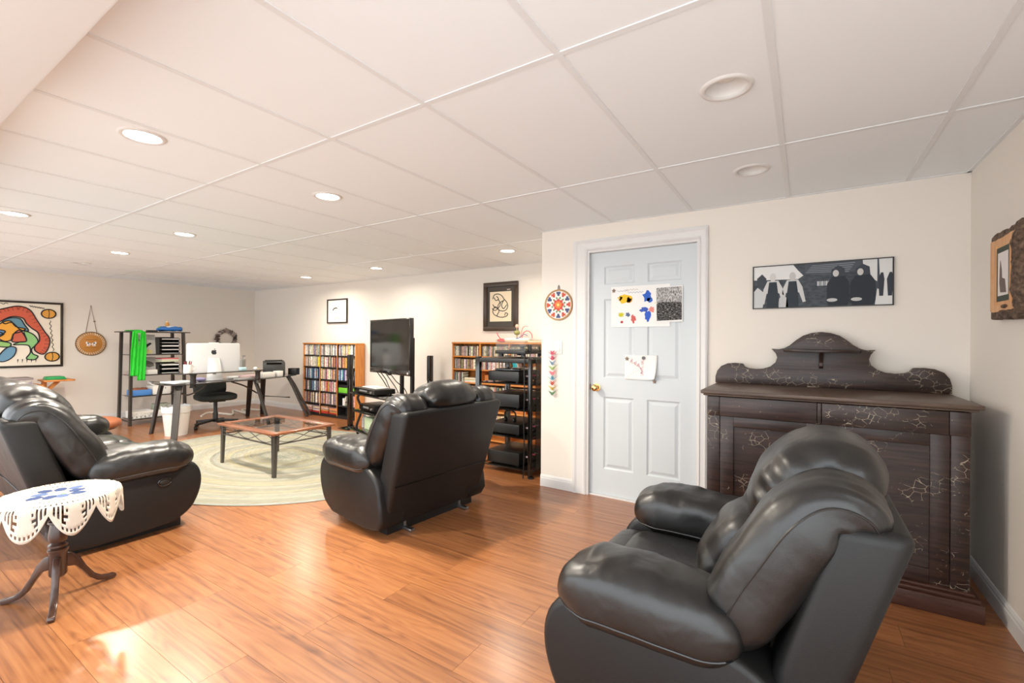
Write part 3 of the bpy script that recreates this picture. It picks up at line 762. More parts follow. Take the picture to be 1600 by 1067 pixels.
# open-work: leave out faces in rows of slits round the heart shapes
ns = 216
keep = []
for f in F:
    if len(f) == 4:
        i, k = f[0]//ns, f[0] % ns
        ph = (k*NP/ns + 0.5) % 1.0; tip = 1-abs(ph-0.5)*2
        # slits fanning between the hearts, and a dotted line inside each heart's edge
        if 7 <= i <= 11 and k % 2 == 0 and 0.08 < tip < 0.55: continue
        if 8 <= i <= 14 and i % 2 == 0 and 0.60 - 0.03*(i-8) < tip < 0.74 - 0.03*(i-8): continue
        if i == 14 and k % 2 == 0 and tip > 0.55: continue
        if i == 5 and k % 3 == 0: continue
        if i == 2 and k % 4 < 2: continue
    keep.append(f)
dl = bpy.data.objects.new('crochet_cloth', None); COL.objects.link(dl); dl.location = (-3.09, 0.690, TZ)
tag(dl, 'cream crochet doily with pointed edge draped over the pedestal table', 'tablecloth')
mb = MB().add(V, keep)
co = mb.build('crochet', M['lace'], dl, smooth=True)
sol = co.modifiers.new('thick', 'SOLIDIFY'); sol.thickness = 0.003; sol.offset = 1
# blue flower cluster worked into the middle
for k in range(9):
    a = 2*PI*k/9; rr = 0.085 if k % 2 else 0.055
    for lf in range(1):
        pts = [(0, -0.016), (0.03, -0.026), (0.055, -0.012), (0.060, 0.010), (0.030, 0.026), (0, 0.014)]
        Rm = Matrix.Rotation(a, 3, 'Z')
        MB().prism([(p[0]*1.0+rr*0.7, p[1]) for p in pts], 0.0045, 0.0085, 'XY').xf(lambda v: Rm @ v).build('flower_motif', flat((52, 70, 112) if k % 3 else (84, 102, 142), 0.9), dl)
MB().lathe([(0.001, 0.0085), (0.02, 0.009), (0.026, 0.0045)], n=10).build('flower_centre', flat((226, 222, 210), 0.9), dl)
MB().superell((0.035, 0.01, 0.008), (0.018, 0.009, 0.002), (1, 1), 12, 6).build('leaf_motif', flat((120, 150, 110), 0.9), dl)
mb = MB()
for k in range(120):
    a = 2*PI*k/120; r = R0+0.0
# picot dots round the flower panel
mb = MB()
for k in range(48):
    a = 2*PI*k/48; mb.superell((0.128*math.cos(a), 0.128*math.sin(a), 0.006), (0.006, 0.006, 0.003), (1, 1), 8, 5)
tag(mb.build('picot_ring', M['lace'], dl), kind='stuff')

# ================================================================== RUG + COFFEE TABLE
RCX, RCY, RA, RB_ = -4.85, 2.85, 1.78, 1.36
rug = bpy.data.objects.new('braided_rug', None); COL.objects.link(rug); rug.location = (RCX, RCY, 0)
tag(rug, 'oval braided rug in pale sage and cream under the coffee table', 'rug')
def rug_mesh():
    NR, NS = 46, 160
    V, F, UV = [], [], []
    st_ = RA - RB_                      # straight half-length of the braid's core
    for j in range(NR+1):
        for sub in ((0.0, 0.55), (0.5, 1.0)):
            k = (j + sub[0])/NR
            if j == NR and sub[0] > 0: continue
            for i in range(NS):
                a = 2*PI*i/NS
                x = math.cos(a)*(RB_*k + st_*(0.30+0.70*k) if k > 0 else st_*0.30); y_ = math.sin(a)*RB_*k
                V.append((x, y_, 0.004 + 0.0075*(sub[1] if j < NR else 0.1))); UV.append((a*max(k, 0.1)*60, j + sub[0] + 0.01))
    rowsN = len(V)//NS
    for r in range(rowsN-1):
        for i in range(NS): F.append((r*NS+i, r*NS+(i+1) % NS, (r+1)*NS+(i+1) % NS, (r+1)*NS+i))
    me = bpy.data.meshes.new('rug'); me.from_pydata(V, [], F)
    uv = me.uv_layers.new(name='oval')
    for p in me.polygons:
        us = [UV[me.loops[l].vertex_index] for l in p.loop_indices]
        r0 = min(u[1] for u in us)
        for l, u in zip(p.loop_indices, us):
            uu = u[0]
            if max(q[0] for q in us) - min(q[0] for q in us) > 100 and uu < 60: uu += 2*PI*60*0.5
            uv.data[l].uv = (uu, r0 + 0.3*(u[1]-r0))
    me.polygons.foreach_set('use_smooth', [True]*len(me.polygons))
    me.materials.append(braid_mat('braided_wool', 0, 0, 1, 1))
    return me
o = bpy.data.objects.new('braid', rug_mesh()); COL.objects.link(o); o.parent = rug
MB().lathe([(1, 0.0), (1.0, 0.011)], n=96).xf(lambda v: Vector((v.x*(RA-0.006), v.y*(RB_-0.006), min(v.z, 0.0045)))).build('backing', flat((170, 168, 150), 0.95), rug)

ct = thing('coffee_table', 'square metal coffee table with cherry frame and glass inset on the rug', 'coffee table', (-4.595, 2.660, 0.012))
hx, hy, cz = 0.515, 0.330, 0.412
W_ = 0.085
for (a, b, c, d) in ((-hx, hx, -hy, -hy+W_), (-hx, hx, hy-W_, hy), (-hx, -hx+W_, -hy+W_, hy-W_), (hx-W_, hx, -hy+W_, hy-W_)):
    MB().box(a, b, c, d, cz-0.022, cz).build('top_rail', M['cherry'], ct, bevel=0.006)
MB().box(-hx+W_-0.008, hx-W_+0.008, -hy+W_-0.008, hy-W_+0.008, cz-0.010, cz-0.003).build('glass_panel', M['glass'], ct)
PWT = M['pewter']
for sx in (-1, 1):
    for sy in (-1, 1):
        lx, ly = sx*(hx-0.035), sy*(hy-0.035)
        mb = MB()
        for (ox, oy) in ((0, 0), (-sx*0.028, 0), (0, -sy*0.028)):
            mb.bar((lx+ox, ly+oy, cz-0.022), (lx+ox*0.45+sx*0.002, ly+oy*0.45+sy*0.002, 0), 0.017, 0.017, Vector((1, 0, 0)))
        mb.build('leg', PWT, ct)
def arcs(p0, p1, nm):
    p0, p1 = Vector(p0), Vector(p1)
    MB().bar((p0.x, p0.y, 0.300), (p1.x, p1.y, 0.300), 0.011, 0.011).build('stretcher', PWT, ct)
    n = 1.5 if (p1-p0).length > 0.8 else 1.0
    for flip in (1, -1):
        pth = [p0.lerp(p1, k/60) + Vector((0, 0, 0.347 + flip*0.038*math.sin(2*PI*n*k/60))) for k in range(61)]
        MB().tube(pth, 0.0036, 6).build('scroll_wire', PWT, ct, smooth=True)
e_ = 0.045
arcs((-hx+e_, -hy+0.035, 0), (hx-e_, -hy+0.035, 0), 'f'); arcs((-hx+e_, hy-0.035, 0), (hx-e_, hy-0.035, 0), 'b')
arcs((-hx+0.035, -hy+e_, 0), (-hx+0.035, hy-e_, 0), 'l'); arcs((hx-0.035, -hy+e_, 0), (hx-0.035, hy-e_, 0), 'r')

# ================================================================== WALL PIECES ON THE DOOR WALL
def blot(cx, cz, r, n, seed, sx=1.0, sz=1.0):
    rnd = random.Random(seed); P = []
    for k in range(n):
        a = 2*PI*k/n; rr = r*rnd.uniform(0.55, 1.1); P.append((cx+sx*rr*math.cos(a), cz+sz*rr*math.sin(a)))
    return P
DYF = YD + 0.034                       # face of the door slab
sheet = thing('painted_sheet', 'large white sheet with yellow and blue finger-paint held by magnets on the door', 'drawing', (-1.105, DYF, 1.57))
MB().box(-0.235, 0.235, -0.0055, -0.004, -0.165, 0.165).build('sheet', M['paper'], sheet)
for i, (cx, cz, r, rgb, sx, sz) in enumerate([(-0.118, 0.065, 0.055, (236, 190, 40), 1.1, 0.8), (-0.160, 0.068, 0.025, (226, 190, 90), 1, 0.8), (-0.085, 0.050, 0.030, (206, 140, 30), 0.8, 1), (0.060, 0.080, 0.050, (40, 92, 190), 0.8, 1.0), (0.085, 0.045, 0.028, (44, 96, 190), 1, 1),
        (0.035, -0.030, 0.035, (60, 90, 180), 1.1, 0.6), (0.065, -0.075, 0.045, (46, 92, 196), 0.6, 1.2), (0.095, -0.030, 0.030, (222, 140, 130), 1.0, 1.0), (-0.150, -0.065, 0.028, (196, 190, 40), 1.0, 0.8), (-0.095, -0.065, 0.022, (90, 110, 140), 1, 1),
        (-0.050, -0.100, 0.035, (204, 96, 92), 0.7, 1.0), (-0.145, -0.125, 0.013, (170, 40, 50), 1, 1), (0.140, 0.02, 0.02, (232, 190, 60), 1, 1)]):
    MB().prism(blot(cx, cz, r, 15, i, sx, sz), -0.0062, -0.0054, 'XZ').build('paint_blot', flat(rgb), sheet)
for i, (x0, z0, n, rgb) in enumerate([(-0.185, 0.127, 14, (96, 110, 150)), (-0.125, 0.135, 16, (150, 120, 80)), (-0.095, 0.112, 18, (80, 100, 150))]):
    MB().tube([(x0+k*0.0075, -0.0060, z0+0.006*math.sin(k*1.9+i)) for k in range(n)], 0.0011, 4).build('handwriting', flat(rgb), sheet)
dk = thing('scribbled_sheet', 'square sheet filled with black crayon scribble taped beside the finger-paint sheet', 'drawing', (-0.877, DYF, 1.578))
MB().box(-0.102, 0.102, -0.0095, -0.0075, -0.137, 0.137).build('sheet', M['paper'], dk)
scr = mat('crayon_scribble', (0.012, 0.011, 0.011), 0.8, var=((60, 10, 220), (0.34, 0.33, 0.32), 0.50, 0.66))
MB().prism([(-0.090, -0.128), (0.096, -0.122), (0.096, 0.005), (0.07, 0.015), (-0.06, 0.018), (-0.094, 0.000)], -0.0105, -0.0094, 'XZ').build('scribble', scr, dk)
scr2 = mat('crayon_scribble_light', (0.05, 0.05, 0.05), 0.8, var=((200, 10, 50), (0.62, 0.61, 0.60), 0.38, 0.60))
MB().prism([(-0.094, 0.004), (0.096, 0.006), (0.094, 0.131), (-0.096, 0.128)], -0.0102, -0.0094, 'XZ').build('scribble', scr2, dk)
lo_ = thing('curled_sheet', 'smaller white sheet with pink drawing and curled corner below the finger-paint', 'drawing', (-1.092, DYF, 1.080))
V = []; nx, nz = 14, 12
for j in range(nz+1):
    for i in range(nx+1):
        x = -0.130+0.260*i/nx; z = -0.100+0.200*j/nz
        q = max(0.0, (x-0.03)/0.10 + (-z-0.0)/0.11)
        V.append((x - 0.010*q*q*0.5, -0.0045 - 0.016*min(q, 2)**2*0.5, z + 0.012*q*q*0.3))
F = [(j*(nx+1)+i, j*(nx+1)+i+1, (j+1)*(nx+1)+i+1, (j+1)*(nx+1)+i) for j in range(nz) for i in range(nx)]
shm = MB().add(V, F).build('sheet', M['paper'], lo_, smooth=True)
md = shm.modifiers.new('thick', 'SOLIDIFY'); md.thickness = 0.0008
for i, (x0, z0) in enumerate(((-0.075, 0.062), (-0.045, 0.045), (-0.02, 0.030), (0.005, 0.000), (0.010, -0.030), (0.012, 0.055))):
    MB().tube([(x0+0.014*math.sin(k*2.3+i), -0.0062, z0+0.014*math.cos(k*1.7+i)-k*0.002) for k in range(12)], 0.0010, 4).build('pink_scrawl', flat((222, 150, 160)), lo_)
for k in range(9): MB().prism(blot(-0.10+0.02*k % 0.13, -0.07+0.013*k, 0.003, 6, k), -0.0062, -0.0053, 'XZ').build('dot', flat((210, 150, 140)), lo_)
for (x, z, nm, lab, yy) in ((-1.318, 1.703, 'star', 'brown star magnet at the top of the finger-paint sheet', 0.006), (-1.205, 1.150, 'star', 'brown star magnet at the corner of the curled sheet', 0.006), (-0.985, 0.975, 'star', 'brown star magnet alone on the door below the curled sheet', 0.0)):
    P = [((0.019 if k % 2 == 0 else 0.009)*math.sin(2*PI*k/10), (0.019 if k % 2 == 0 else 0.009)*math.cos(2*PI*k/10)) for k in range(10)]
    o = MB().prism(P, -0.007, 0, 'XZ').build('star_magnet', flat((132, 112, 96), 0.5), bevel=0.002); o.location = (x, DYF-yy, z); tag(o, lab, 'magnet', 'door magnets')
o = MB().lathe([(0.004, 0), (0.004, -0.006), (0.010, -0.008), (0.014, -0.006), (0.014, 0)], n=20, axis='Y').build('ring_magnet', M['grey'], smooth=True)
o.location = (-1.070, DYF-0.007, 1.158); tag(o, 'round grey ring magnet on the curled sheet', 'magnet', 'door magnets')
stk = thing('bow_sticker', 'faint pink bow sticker low on the door', 'sticker', (-0.735, DYF, 0.185))
MB().prism([(-0.03, 0.012), (0, 0.003), (0.03, 0.012), (0.03, -0.010), (0, -0.002), (-0.03, -0.010)], -0.0012, 0, 'XZ').build('bow', flat((226, 190, 190)), stk)
MB().prism([(-0.008, -0.002), (0.008, -0.002), (0.014, -0.05), (0.004, -0.075), (-0.006, -0.055)], -0.0010, 0, 'XZ').build('ribbon', flat((214, 218, 218)), stk)

# round beaded plaque
bp_ = thing('beaded_plaque', 'round beaded wall plaque with red and blue rosette beside the door', 'wall decoration', (-1.807, YD, 1.604))
MB().lathe([(0.001, -0.004), (0.120, -0.004), (0.122, -0.012), (0.134, -0.014), (0.136, -0.004), (0.134, 0)], n=48, axis='Y').build('wooden_rim', flat((170, 130, 84), 0.6), bp_, smooth=True)
MB().lathe([(0.001, -0.0085), (0.121, -0.008), (0.121, -0.004)], n=48, axis='Y').build('face', mat('bead_white', (0.78, 0.76, 0.72), 0.5, bump=(600, 0.6, 0.002)), bp_)
def petal(root, nm, rin, rout, wd, a, mt, y0, y1):
    P = [(rin, 0), ((rin+rout)/2, wd), (rout, 0), ((rin+rout)/2, -wd)]
    P = [(p[0]*math.cos(a)-p[1]*math.sin(a), p[0]*math.sin(a)+p[1]*math.cos(a)) for p in P]
    MB().prism(P, y0, y1, 'XZ').build(nm, mt, root)
for k in range(12):
    a = 2*PI*k/12
    for dr_, dt_, rgb in ((0.088, 0.0, (190, 62, 40) if k % 2 == 0 else (44, 58, 104)), (0.105, 0.09, (206, 84, 50) if k % 2 == 0 else (58, 70, 120)), (0.105, -0.09, (206, 84, 50) if k % 2 == 0 else (58, 70, 120))):
        c = (dr_*math.cos(a+dt_), dr_*math.sin(a+dt_))
        MB().prism([(c[0]-0.010, c[1]-0.010), (c[0]+0.010, c[1]-0.010), (c[0]+0.010, c[1]+0.010), (c[0]-0.010, c[1]+0.010)], -0.0108, -0.008, 'XZ').build('bead_square', flat(rgb, 0.5), bp_)
    petal(bp_, 'bead_leaf', 0.048, 0.074, 0.009, a+PI/12, flat((96, 120, 70), 0.5), -0.0108, -0.008)
for k in range(8): petal(bp_, 'bead_petal', 0.012, 0.058, 0.020, 2*PI*k/8, flat((196, 44, 30), 0.5), -0.0110, -0.008)
for k in range(8): petal(bp_, 'bead_petal', 0.004, 0.040, 0.011, 2*PI*k/8+PI/8, flat((232, 120, 40), 0.5), -0.0122, -0.009)
MB().lathe([(0.012, -0.009), (0.012, -0.0130), (0.001, -0.0140)], n=16, axis='Y').build('bead_centre', flat((246, 206, 96), 0.5), bp_)
MB().tube([(-0.006, -0.006, 0.134), (-0.004, -0.006, 0.160), (0.002, -0.006, 0.172), (0.007, -0.006, 0.160), (0.008, -0.006, 0.134)], 0.003, 6).build('hanging_loop', flat((96, 84, 76)), bp_)

sw = thing('light_switch', 'white light switch plate on the wall between plaque and door', 'light switch', (-1.806, YD, 1.232))
MB().box(-0.037, 0.037, -0.006, 0, -0.058, 0.058).build('plate', M['trim'], sw, bevel=0.003)
MB().box(-0.017, 0.017, -0.009, -0.005, -0.033, 0.033).build('rocker', M['trim'], sw, bevel=0.002)

# strand of paper cranes
cg = thing('crane_strand', 'hanging strand of small multicoloured folded paper cranes under the light switch', 'wall decoration', (-1.853, YD-0.030, 0.80))
MB().cyl((0, 0, 0), (0, 0, 0.667), 0.0009, n=5).build('thread', M['white'], cg)
pal = [(206, 96, 116), (196, 84, 104), (120, 150, 170), (150, 176, 110), (216, 120, 130), (100, 156, 176), (190, 84, 70), (196, 170, 90), (92, 130, 96)]
for k, rgb in enumerate(pal):
    z = 0.375 - k*0.044; a = 0.7*k
    cr = MB()
    b0 = Vector((0, 0, z))
    for s_ in (-1, 1):
        cr.add([b0+Vector((0.016, 0, 0.012)), b0+Vector((-0.016, 0, 0.012)), b0+Vector((0, 0.005*s_, -0.012)), b0+Vector((0.012*s_, 0.040*s_, 0.034))], [(0, 1, 2), (0, 1, 3), (1, 2, 3), (0, 2, 3)])
        cr.add([b0+Vector((0.006*s_, -0.003, 0.0)), b0+Vector((0.006*s_, 0.003, 0.0)), b0+Vector((0.052*s_, 0, 0.030)), b0+Vector((0.008*s_, 0, -0.010))], [(0, 1, 2), (1, 3, 2), (0, 2, 3), (0, 3, 1)])
    Rz = Matrix.Rotation(a, 3, 'Z')
    cr.xf(lambda v: Vector((0, 0, 0)) + Rz @ v)
    cr.xf(lambda v: Vector((v.x, v.y*0.45, v.z))).build('paper_crane', flat(rgb), cg)

# long black-and-white photograph
pn = thing('panoramic_photo', 'long black and white panoramic photo print in a thin black frame', 'picture', (0.077, YD, 1.663))
hw, hh = 0.379, 0.146
MB().box(-hw, hw, -0.012, 0, -hh, hh).build('backing', M['ink'], pn)
for (a, b, c, d) in ((-hw, hw, hh-0.006, hh), (-hw, hw, -hh, -hh+0.006), (-hw, -hw+0.006, -hh, hh), (hw-0.006, hw, -hh, hh)):
    MB().box(a, b, -0.018, -0.010, c, d).build('frame_strip', M['frame_dark'], pn)
def pshape(nm, poly, rgb, layer): MB().prism([(p[0]*hw, p[1]*hh) for p in poly], -0.0125-0.0004*layer, -0.0120, 'XZ').build(nm, flat(rgb), pn)
city = mat('photo_street', srgb(70, 78, 84), 0.6, var=((26, 4, 60), srgb(40, 46, 54), 0.35, 0.65))
MB().prism([(-hw*0.98, -hh*0.96), (hw*0.98, -hh*0.96), (hw*0.98, hh*0.96), (-hw*0.98, hh*0.96)], -0.0123, -0.0119, 'XZ').build('print', city, pn)
pshape('print_sky', [(-0.98, 0.96), (-0.37, 0.96), (-0.30, 0.70), (-0.22, 0.45), (-0.30, 0.30), (-0.98, 0.35)], (222, 222, 220), 1)
pshape('print_sky', [(0.60, 0.96), (0.98, 0.96), (0.98, -0.96), (0.76, -0.96), (0.80, 0.0), (0.62, 0.35)], (214, 214, 212), 1)
pshape('print_building', [(-0.20, 0.96), (0.60, 0.96), (0.58, 0.55), (0.10, 0.40), (-0.20, 0.50)], (74, 80, 88), 1)
for k in range(5): pshape('print_window_band', [(-0.18+0.02*k, 0.56+0.07*k), (0.42+0.02*k, 0.50+0.09*k), (0.42+0.02*k, 0.54+0.09*k), (-0.18+0.02*k, 0.59+0.07*k)], (128, 132, 138), 2)
for k in range(6): pshape('print_light', [(-0.02+0.03*k, -0.05), (0.005+0.03*k, -0.05), (0.005+0.03*k, 0.15), (-0.02+0.03*k, 0.15)], (150, 154, 158) if k % 2 else (190, 192, 194), 2)
pshape('print_pavement', [(-0.98, -0.96), (-0.84, -0.96), (-0.80, -0.3), (-0.92, 0.0), (-0.98, -0.2)], (196, 198, 198), 2)
pshape('print_tree', [(-0.92, 0.0), (-0.80, -0.05), (-0.78, 0.40), (-0.85, 0.62), (-0.93, 0.42)], (60, 66, 72), 2)
pshape('print_pole', [(0.79, 0.96), (0.81, 0.96), (0.83, -0.30), (0.79, -0.30)], (66, 72, 80), 2)
for (x, w, jk, hd_, bd) in ((-0.68, 0.14, (198, 198, 196), (206, 204, 200), (44, 52, 60)), (-0.38, 0.14, (198, 198, 196), (190, 188, 186), (44, 52, 60))):
    pshape('print_jacket', [(x-w*1.2, -0.75), (x-w*1.05, -0.1), (x-w*0.6, 0.28), (x+w*0.6, 0.28), (x+w*1.05, -0.05), (x+w*1.4, -0.72), (x+w*1.1, -0.75), (x+w*0.7, -0.3), (x-w*0.7, -0.3), (x-w*0.95, -0.8)], jk, 3)
    pshape('print_torso', [(x-w*0.42, 0.22), (x+w*0.42, 0.22), (x+w*0.62, -0.4), (x+w*0.66, -0.96), (x-w*0.70, -0.96), (x-w*0.62, -0.4)], bd, 4)
    pshape('print_head', [(x+0.050*math.cos(q*PI/6), 0.44+0.20*math.sin(q*PI/6)) for q in range(12)], hd_, 5)
pshape('print_trousers', [(-0.60, -0.96), (-0.44, -0.96), (-0.46, -0.55), (-0.53, -0.35), (-0.58, -0.55)], (188, 190, 190), 4)
for (x, w) in ((0.27, 0.155), (0.60, 0.17)):
    pshape('print_coat', [(x-w, -0.75), (x-w*0.98, 0.0), (x-w*0.55, 0.32), (x+w*0.55, 0.36), (x+w*0.98, 0.05), (x+w, -0.75), (x+w*0.8, -0.96), (x-w*0.8, -0.96)], (38, 44, 52), 4)
    pshape('print_hood', [(x-0.10, 0.30), (x+0.10, 0.34), (x+0.09, 0.66), (x, 0.80), (x-0.09, 0.62)], (58, 64, 72), 5)
    pshape('print_face', [(x-0.03+0.042*math.cos(q*PI/6), 0.46+0.15*math.sin(q*PI/6)) for q in range(12)], (196, 194, 190), 6)
    pshape('print_hands', [(x-0.08+0.075*math.cos(q*PI/6), -0.70+0.08*math.sin(q*PI/6)) for q in range(12)], (190, 190, 188), 6)
for x in (0.845, 0.955): pshape('print_passerby', [(x-0.03, -0.6), (x-0.045, 0.1), (x-0.01, 0.38), (x+0.02, 0.38), (x+0.035, 0.1), (x+0.02, -0.6)], (50, 56, 64), 3)

# bark-edged frame on the right wall
bk = thing('bark_frame', 'rustic live-edge wood slab frame with bark edges on the right wall', 'picture', (XR, 2.84, 1.605))
bark = mat('bark', (0.055, 0.032, 0.020), 0.9, bump=(38, 1.0, 0.02), var=((40, 40, 60), (0.20, 0.13, 0.085), 0.35, 0.70))
rnd = random.Random(3)
def wav(a, b, n, amp, z): return [(a+(b-a)*k/n, z+rnd.uniform(-amp, amp)) for k in range(n+1)]
outl = wav(-0.24, 0.258, 14, 0.008, -0.205) + wav(0.258, -0.24, 14, 0.008, 0.195)
MB().prism(outl, -0.036, 0, 'YZ').build('bark_slab', bark, bk, bevel=0.006)
timber = wood_mat('pale_pine', srgb(226, 178, 128), srgb(210, 156, 104), srgb(184, 126, 78), 'Z', 1.0, 0.5)
inl = wav(-0.075, 0.250, 10, 0.004, -0.168) + wav(0.250, -0.075, 10, 0.006, 0.165)
MB().prism(inl, -0.040, -0.030, 'YZ').build('timber_face', timber, bk)
MB().box(-0.042, -0.039, -0.010, 0.155, -0.125, 0.120).build('mat_board', flat((62, 72, 62)), bk)
MB().box(-0.0435, -0.0415, 0.012, 0.135, -0.100, 0.095).build('drawing', flat((226, 220, 214)), bk)
for (a, b, c, d) in ((-0.026, -0.010, -0.14, 0.135), (0.155, 0.170, -0.14, 0.135)):
    MB().box(-0.046, -0.036, a, b, c, d).build('inner_strip', timber, bk, bevel=0.002)
MB().prism([(0.10, -0.085), (0.03, -0.09), (0.045, -0.03), (0.08, -0.02), (0.085, 0.02), (0.10, 0.06), (0.108, 0.02), (0.112, -0.04)], -0.0445, -0.043, 'YZ').build('sketch', flat((110, 96, 90)), bk)
mb = MB().roll([(-0.03, -0.185, -0.20), (-0.032, -0.190, -0.08), (-0.03, -0.185, 0.06), (-0.03, -0.187, 0.190)], 0.05, 0.090, 0.9, 20, per=8, fn=lambda px, pz, t, w: (px*(1+0.25*noise.noise(Vector((w*2, t*14, 1)))), pz*(1+0.10*noise.noise(Vector((w*2, t*12, 5))))))
mb.xf(lambda v: Vector((min(v.x, 0.0), v.y, v.z))).build('bark_edge', bark, bk, smooth=True)
MB().superell((-0.043, 0.06, -0.150), (0.006, 0.035, 0.009), (1, 1), 12, 8).build('twig', bark, bk, smooth=True)

# ================================================================== PICTURES ON THE FAR WALLS
def framed(name, label, loc, w, h, fw_, fm, matcol, depth=0.025, face='-Y'):
    t = thing(name, label, 'picture', loc)
    if face == '+X': t.rotation_euler = (0, 0, PI/2)
    for (a, b, c, d) in ((-w, w, h-fw_, h), (-w, w, -h, -h+fw_), (-w, -w+fw_, -h+fw_, h-fw_), (w-fw_, w, -h+fw_, h-fw_)):
        MB().box(a, b, -depth, 0, c, d).build('frame_strip', fm, t, bevel=0.003)
    MB().box(-w+fw_*0.8, w-fw_*0.8, -depth*0.45, -0.001, -h+fw_*0.8, h-fw_*0.8).build('mount', matcol, t)
    return t
p1 = framed('ink_print', 'small white print with tiny ink stroke, thin dark frame, above the disc shelf', (-6.690, YT, 1.778), 0.268, 0.207, 0.022, M['frame_dark'], flat((236, 232, 222)))
MB().prism([(-0.13, 0.02), (-0.09, 0.055), (-0.02, 0.065), (0.02, 0.035), (-0.01, 0.040), (-0.05, 0.045), (-0.10, 0.025), (-0.105, 0.005)], -0.0125, -0.011, 'XZ').build('ink_stroke', M['ink'], p1)
for k in range(3): MB().tube([(-0.10+0.013*q, -0.0118, -0.105-0.004*k+0.004*math.sin(q*2+k)) for q in range(15+k)], 0.0012, 4).build('signature', flat((120, 112, 104)), p1)
p2 = framed('line_art', 'bold black line drawing on cream paper, dark mat and wide brown frame, above the stereo', (-3.335, YT, 1.735), 0.267, 0.318, 0.055, M['frame_brown'], flat((70, 64, 58)), 0.035)
MB().box(-0.168, 0.168, -0.0195, -0.015, -0.195, 0.195).build('paper', flat((226, 208, 180)), p2)
MB().box(0.10, 0.15, -0.0185, -0.0155, 0.212, 0.222).build('mat_label', flat((200, 190, 180)), p2)
for pth in ([(-0.12, 0.10), (-0.10, 0.15), (-0.04, 0.165), (0.02, 0.14), (0.06, 0.09), (0.10, 0.05), (0.115, 0.00), (0.09, -0.045), (0.03, -0.06), (-0.04, -0.03), (-0.02, 0.04), (0.05, 0.075)],
            [(-0.10, 0.12), (-0.07, 0.08), (-0.03, 0.10), (-0.06, 0.135)], [(0.06, 0.09), (0.02, 0.02), (0.05, -0.03), (0.10, 0.02)],
            [(-0.12, 0.03), (-0.09, -0.01), (-0.05, -0.02), (-0.02, -0.06), (-0.05, -0.12), (0.02, -0.14), (0.09, -0.13), (0.115, -0.10), (0.08, -0.085), (0.07, -0.12)],
            [(-0.13, -0.02), (-0.09, -0.05), (-0.05, -0.03), (-0.08, 0.0), (-0.12, -0.05), (-0.10, -0.10), (-0.04, -0.13)], [(-0.04, -0.03), (0.0, 0.03), (-0.03, 0.09)]):
    MB().tube(catmull([(a, -0.0195, b) for a, b in pth], 8), 0.0055, 6).build('brush_line', M['ink'], p2, smooth=True)

# large colourful painting on the left wall (centre of it lies beyond the picture's edge)
pt = framed('mosaic_painting', 'large colourful painting of red, orange, green and blue outlined shapes in dark frame', (XF, 1.552, 1.345), 0.570, 0.470, 0.028, M['frame_dark'], flat((236, 226, 208)), 0.030, '+X')
# local x grows towards the left of the viewer's right: +x local = +Y world, so the right part of the picture is +x
def art(nm, pts, rgb, layer, per=5):
    P = [(p.x, p.y) for p in catmull([Vector((a, b, 0)) for a, b in pts], per, True)]
    MB().prism(P, -0.0135-0.0006*layer, -0.013, 'XZ').build(nm, flat(rgb, 0.6), pt)
def art_outline(pts, r=0.006, closed=True, layer=6, per=5):
    P = catmull([(a, -0.0135-0.0006*layer, b) for a, b in pts], per, closed)
    MB().tube(P, r, 5, closed).build('outline', M['ink'], pt)
def X_(y): return y - 1.552
def Zz(z): return z - 1.345
def pxp(px, py):           # place a point of the painting from where it hangs on the wall (metres)
    return (X_(1.486 + (px/99.0)*0.636), Zz(1.815 - (py-472)/100.0*0.935))
red = [(-30, 505), (-10, 490), (8, 484), (28, 480), (45, 485), (56, 500), (68, 517), (77, 530), (74, 545), (66, 553), (54, 548), (53, 540), (60, 532), (58, 520), (48, 513), (40, 506), (34, 498), (18, 496), (2, 503), (-12, 512), (-28, 520)]
blue = [(4, 503), (16, 498), (30, 499), (37, 508), (43, 517), (30, 515), (18, 505), (8, 507)]
org = [(-6, 512), (6, 504), (16, 503), (24, 511), (38, 514), (30, 519), (20, 522), (18, 530), (8, 533), (-2, 528), (6, 522), (-4, 518)]
redin = [(20, 523), (28, 516), (34, 520), (40, 532), (30, 534), (18, 533)]
grn = [(36, 518), (50, 522), (58, 532), (54, 539), (48, 545), (50, 552), (58, 556), (52, 561), (40, 559), (46, 550), (44, 540), (34, 538), (20, 538), (30, 534), (40, 532)]
grn2 = [(-10, 532), (4, 533), (16, 536), (14, 541), (2, 541), (-10, 538)]
blu2 = [(-4, 560), (4, 548), (14, 541), (24, 543), (22, 553), (14, 560), (4, 563)]
blu3 = [(-20, 520), (-4, 516), (8, 518), (2, 523), (-16, 528)]
ylw = [(-40, 540), (-24, 532), (-12, 540), (-16, 554), (-34, 556)]
for nm, pts, rgb, ly in (('red_arch', red, (204, 92, 64), 1), ('blue_shape', blue, (96, 140, 156), 2), ('orange_shape', org, (232, 164, 56), 3), ('red_shape', redin, (198, 96, 72), 4), ('green_shape', grn, (140, 196, 124), 3), ('green_shape', grn2, (146, 190, 110), 4), ('blue_shape', blu2, (104, 148, 176), 3), ('blue_shape', blu3, (100, 140, 180), 4), ('yellow_shape', ylw, (224, 190, 80), 2)):
    q = [pxp(*p) for p in pts]
    art(nm, q, rgb, ly); art_outline(q, 0.0075)
for (px, py, r) in ((75, 490, 0.066), (81, 557, 0.066), (-60, 490, 0.066), (-66, 557, 0.066)):
    c = pxp(px, py); q = [(c[0]+r*1.15*math.cos(k*PI/8), c[1]+r*math.sin(k*PI/8)) for k in range(16)]
    art('orange_disc', q, (222, 158, 62), 2); art_outline(q, 0.008)
    MB().tube([(c[0], -0.0170, c[1]-r*0.9), (c[0]+0.008, -0.0170, c[1]), (c[0], -0.0170, c[1]+r*0.9)], 0.004, 5).build('outline', M['ink'], pt)
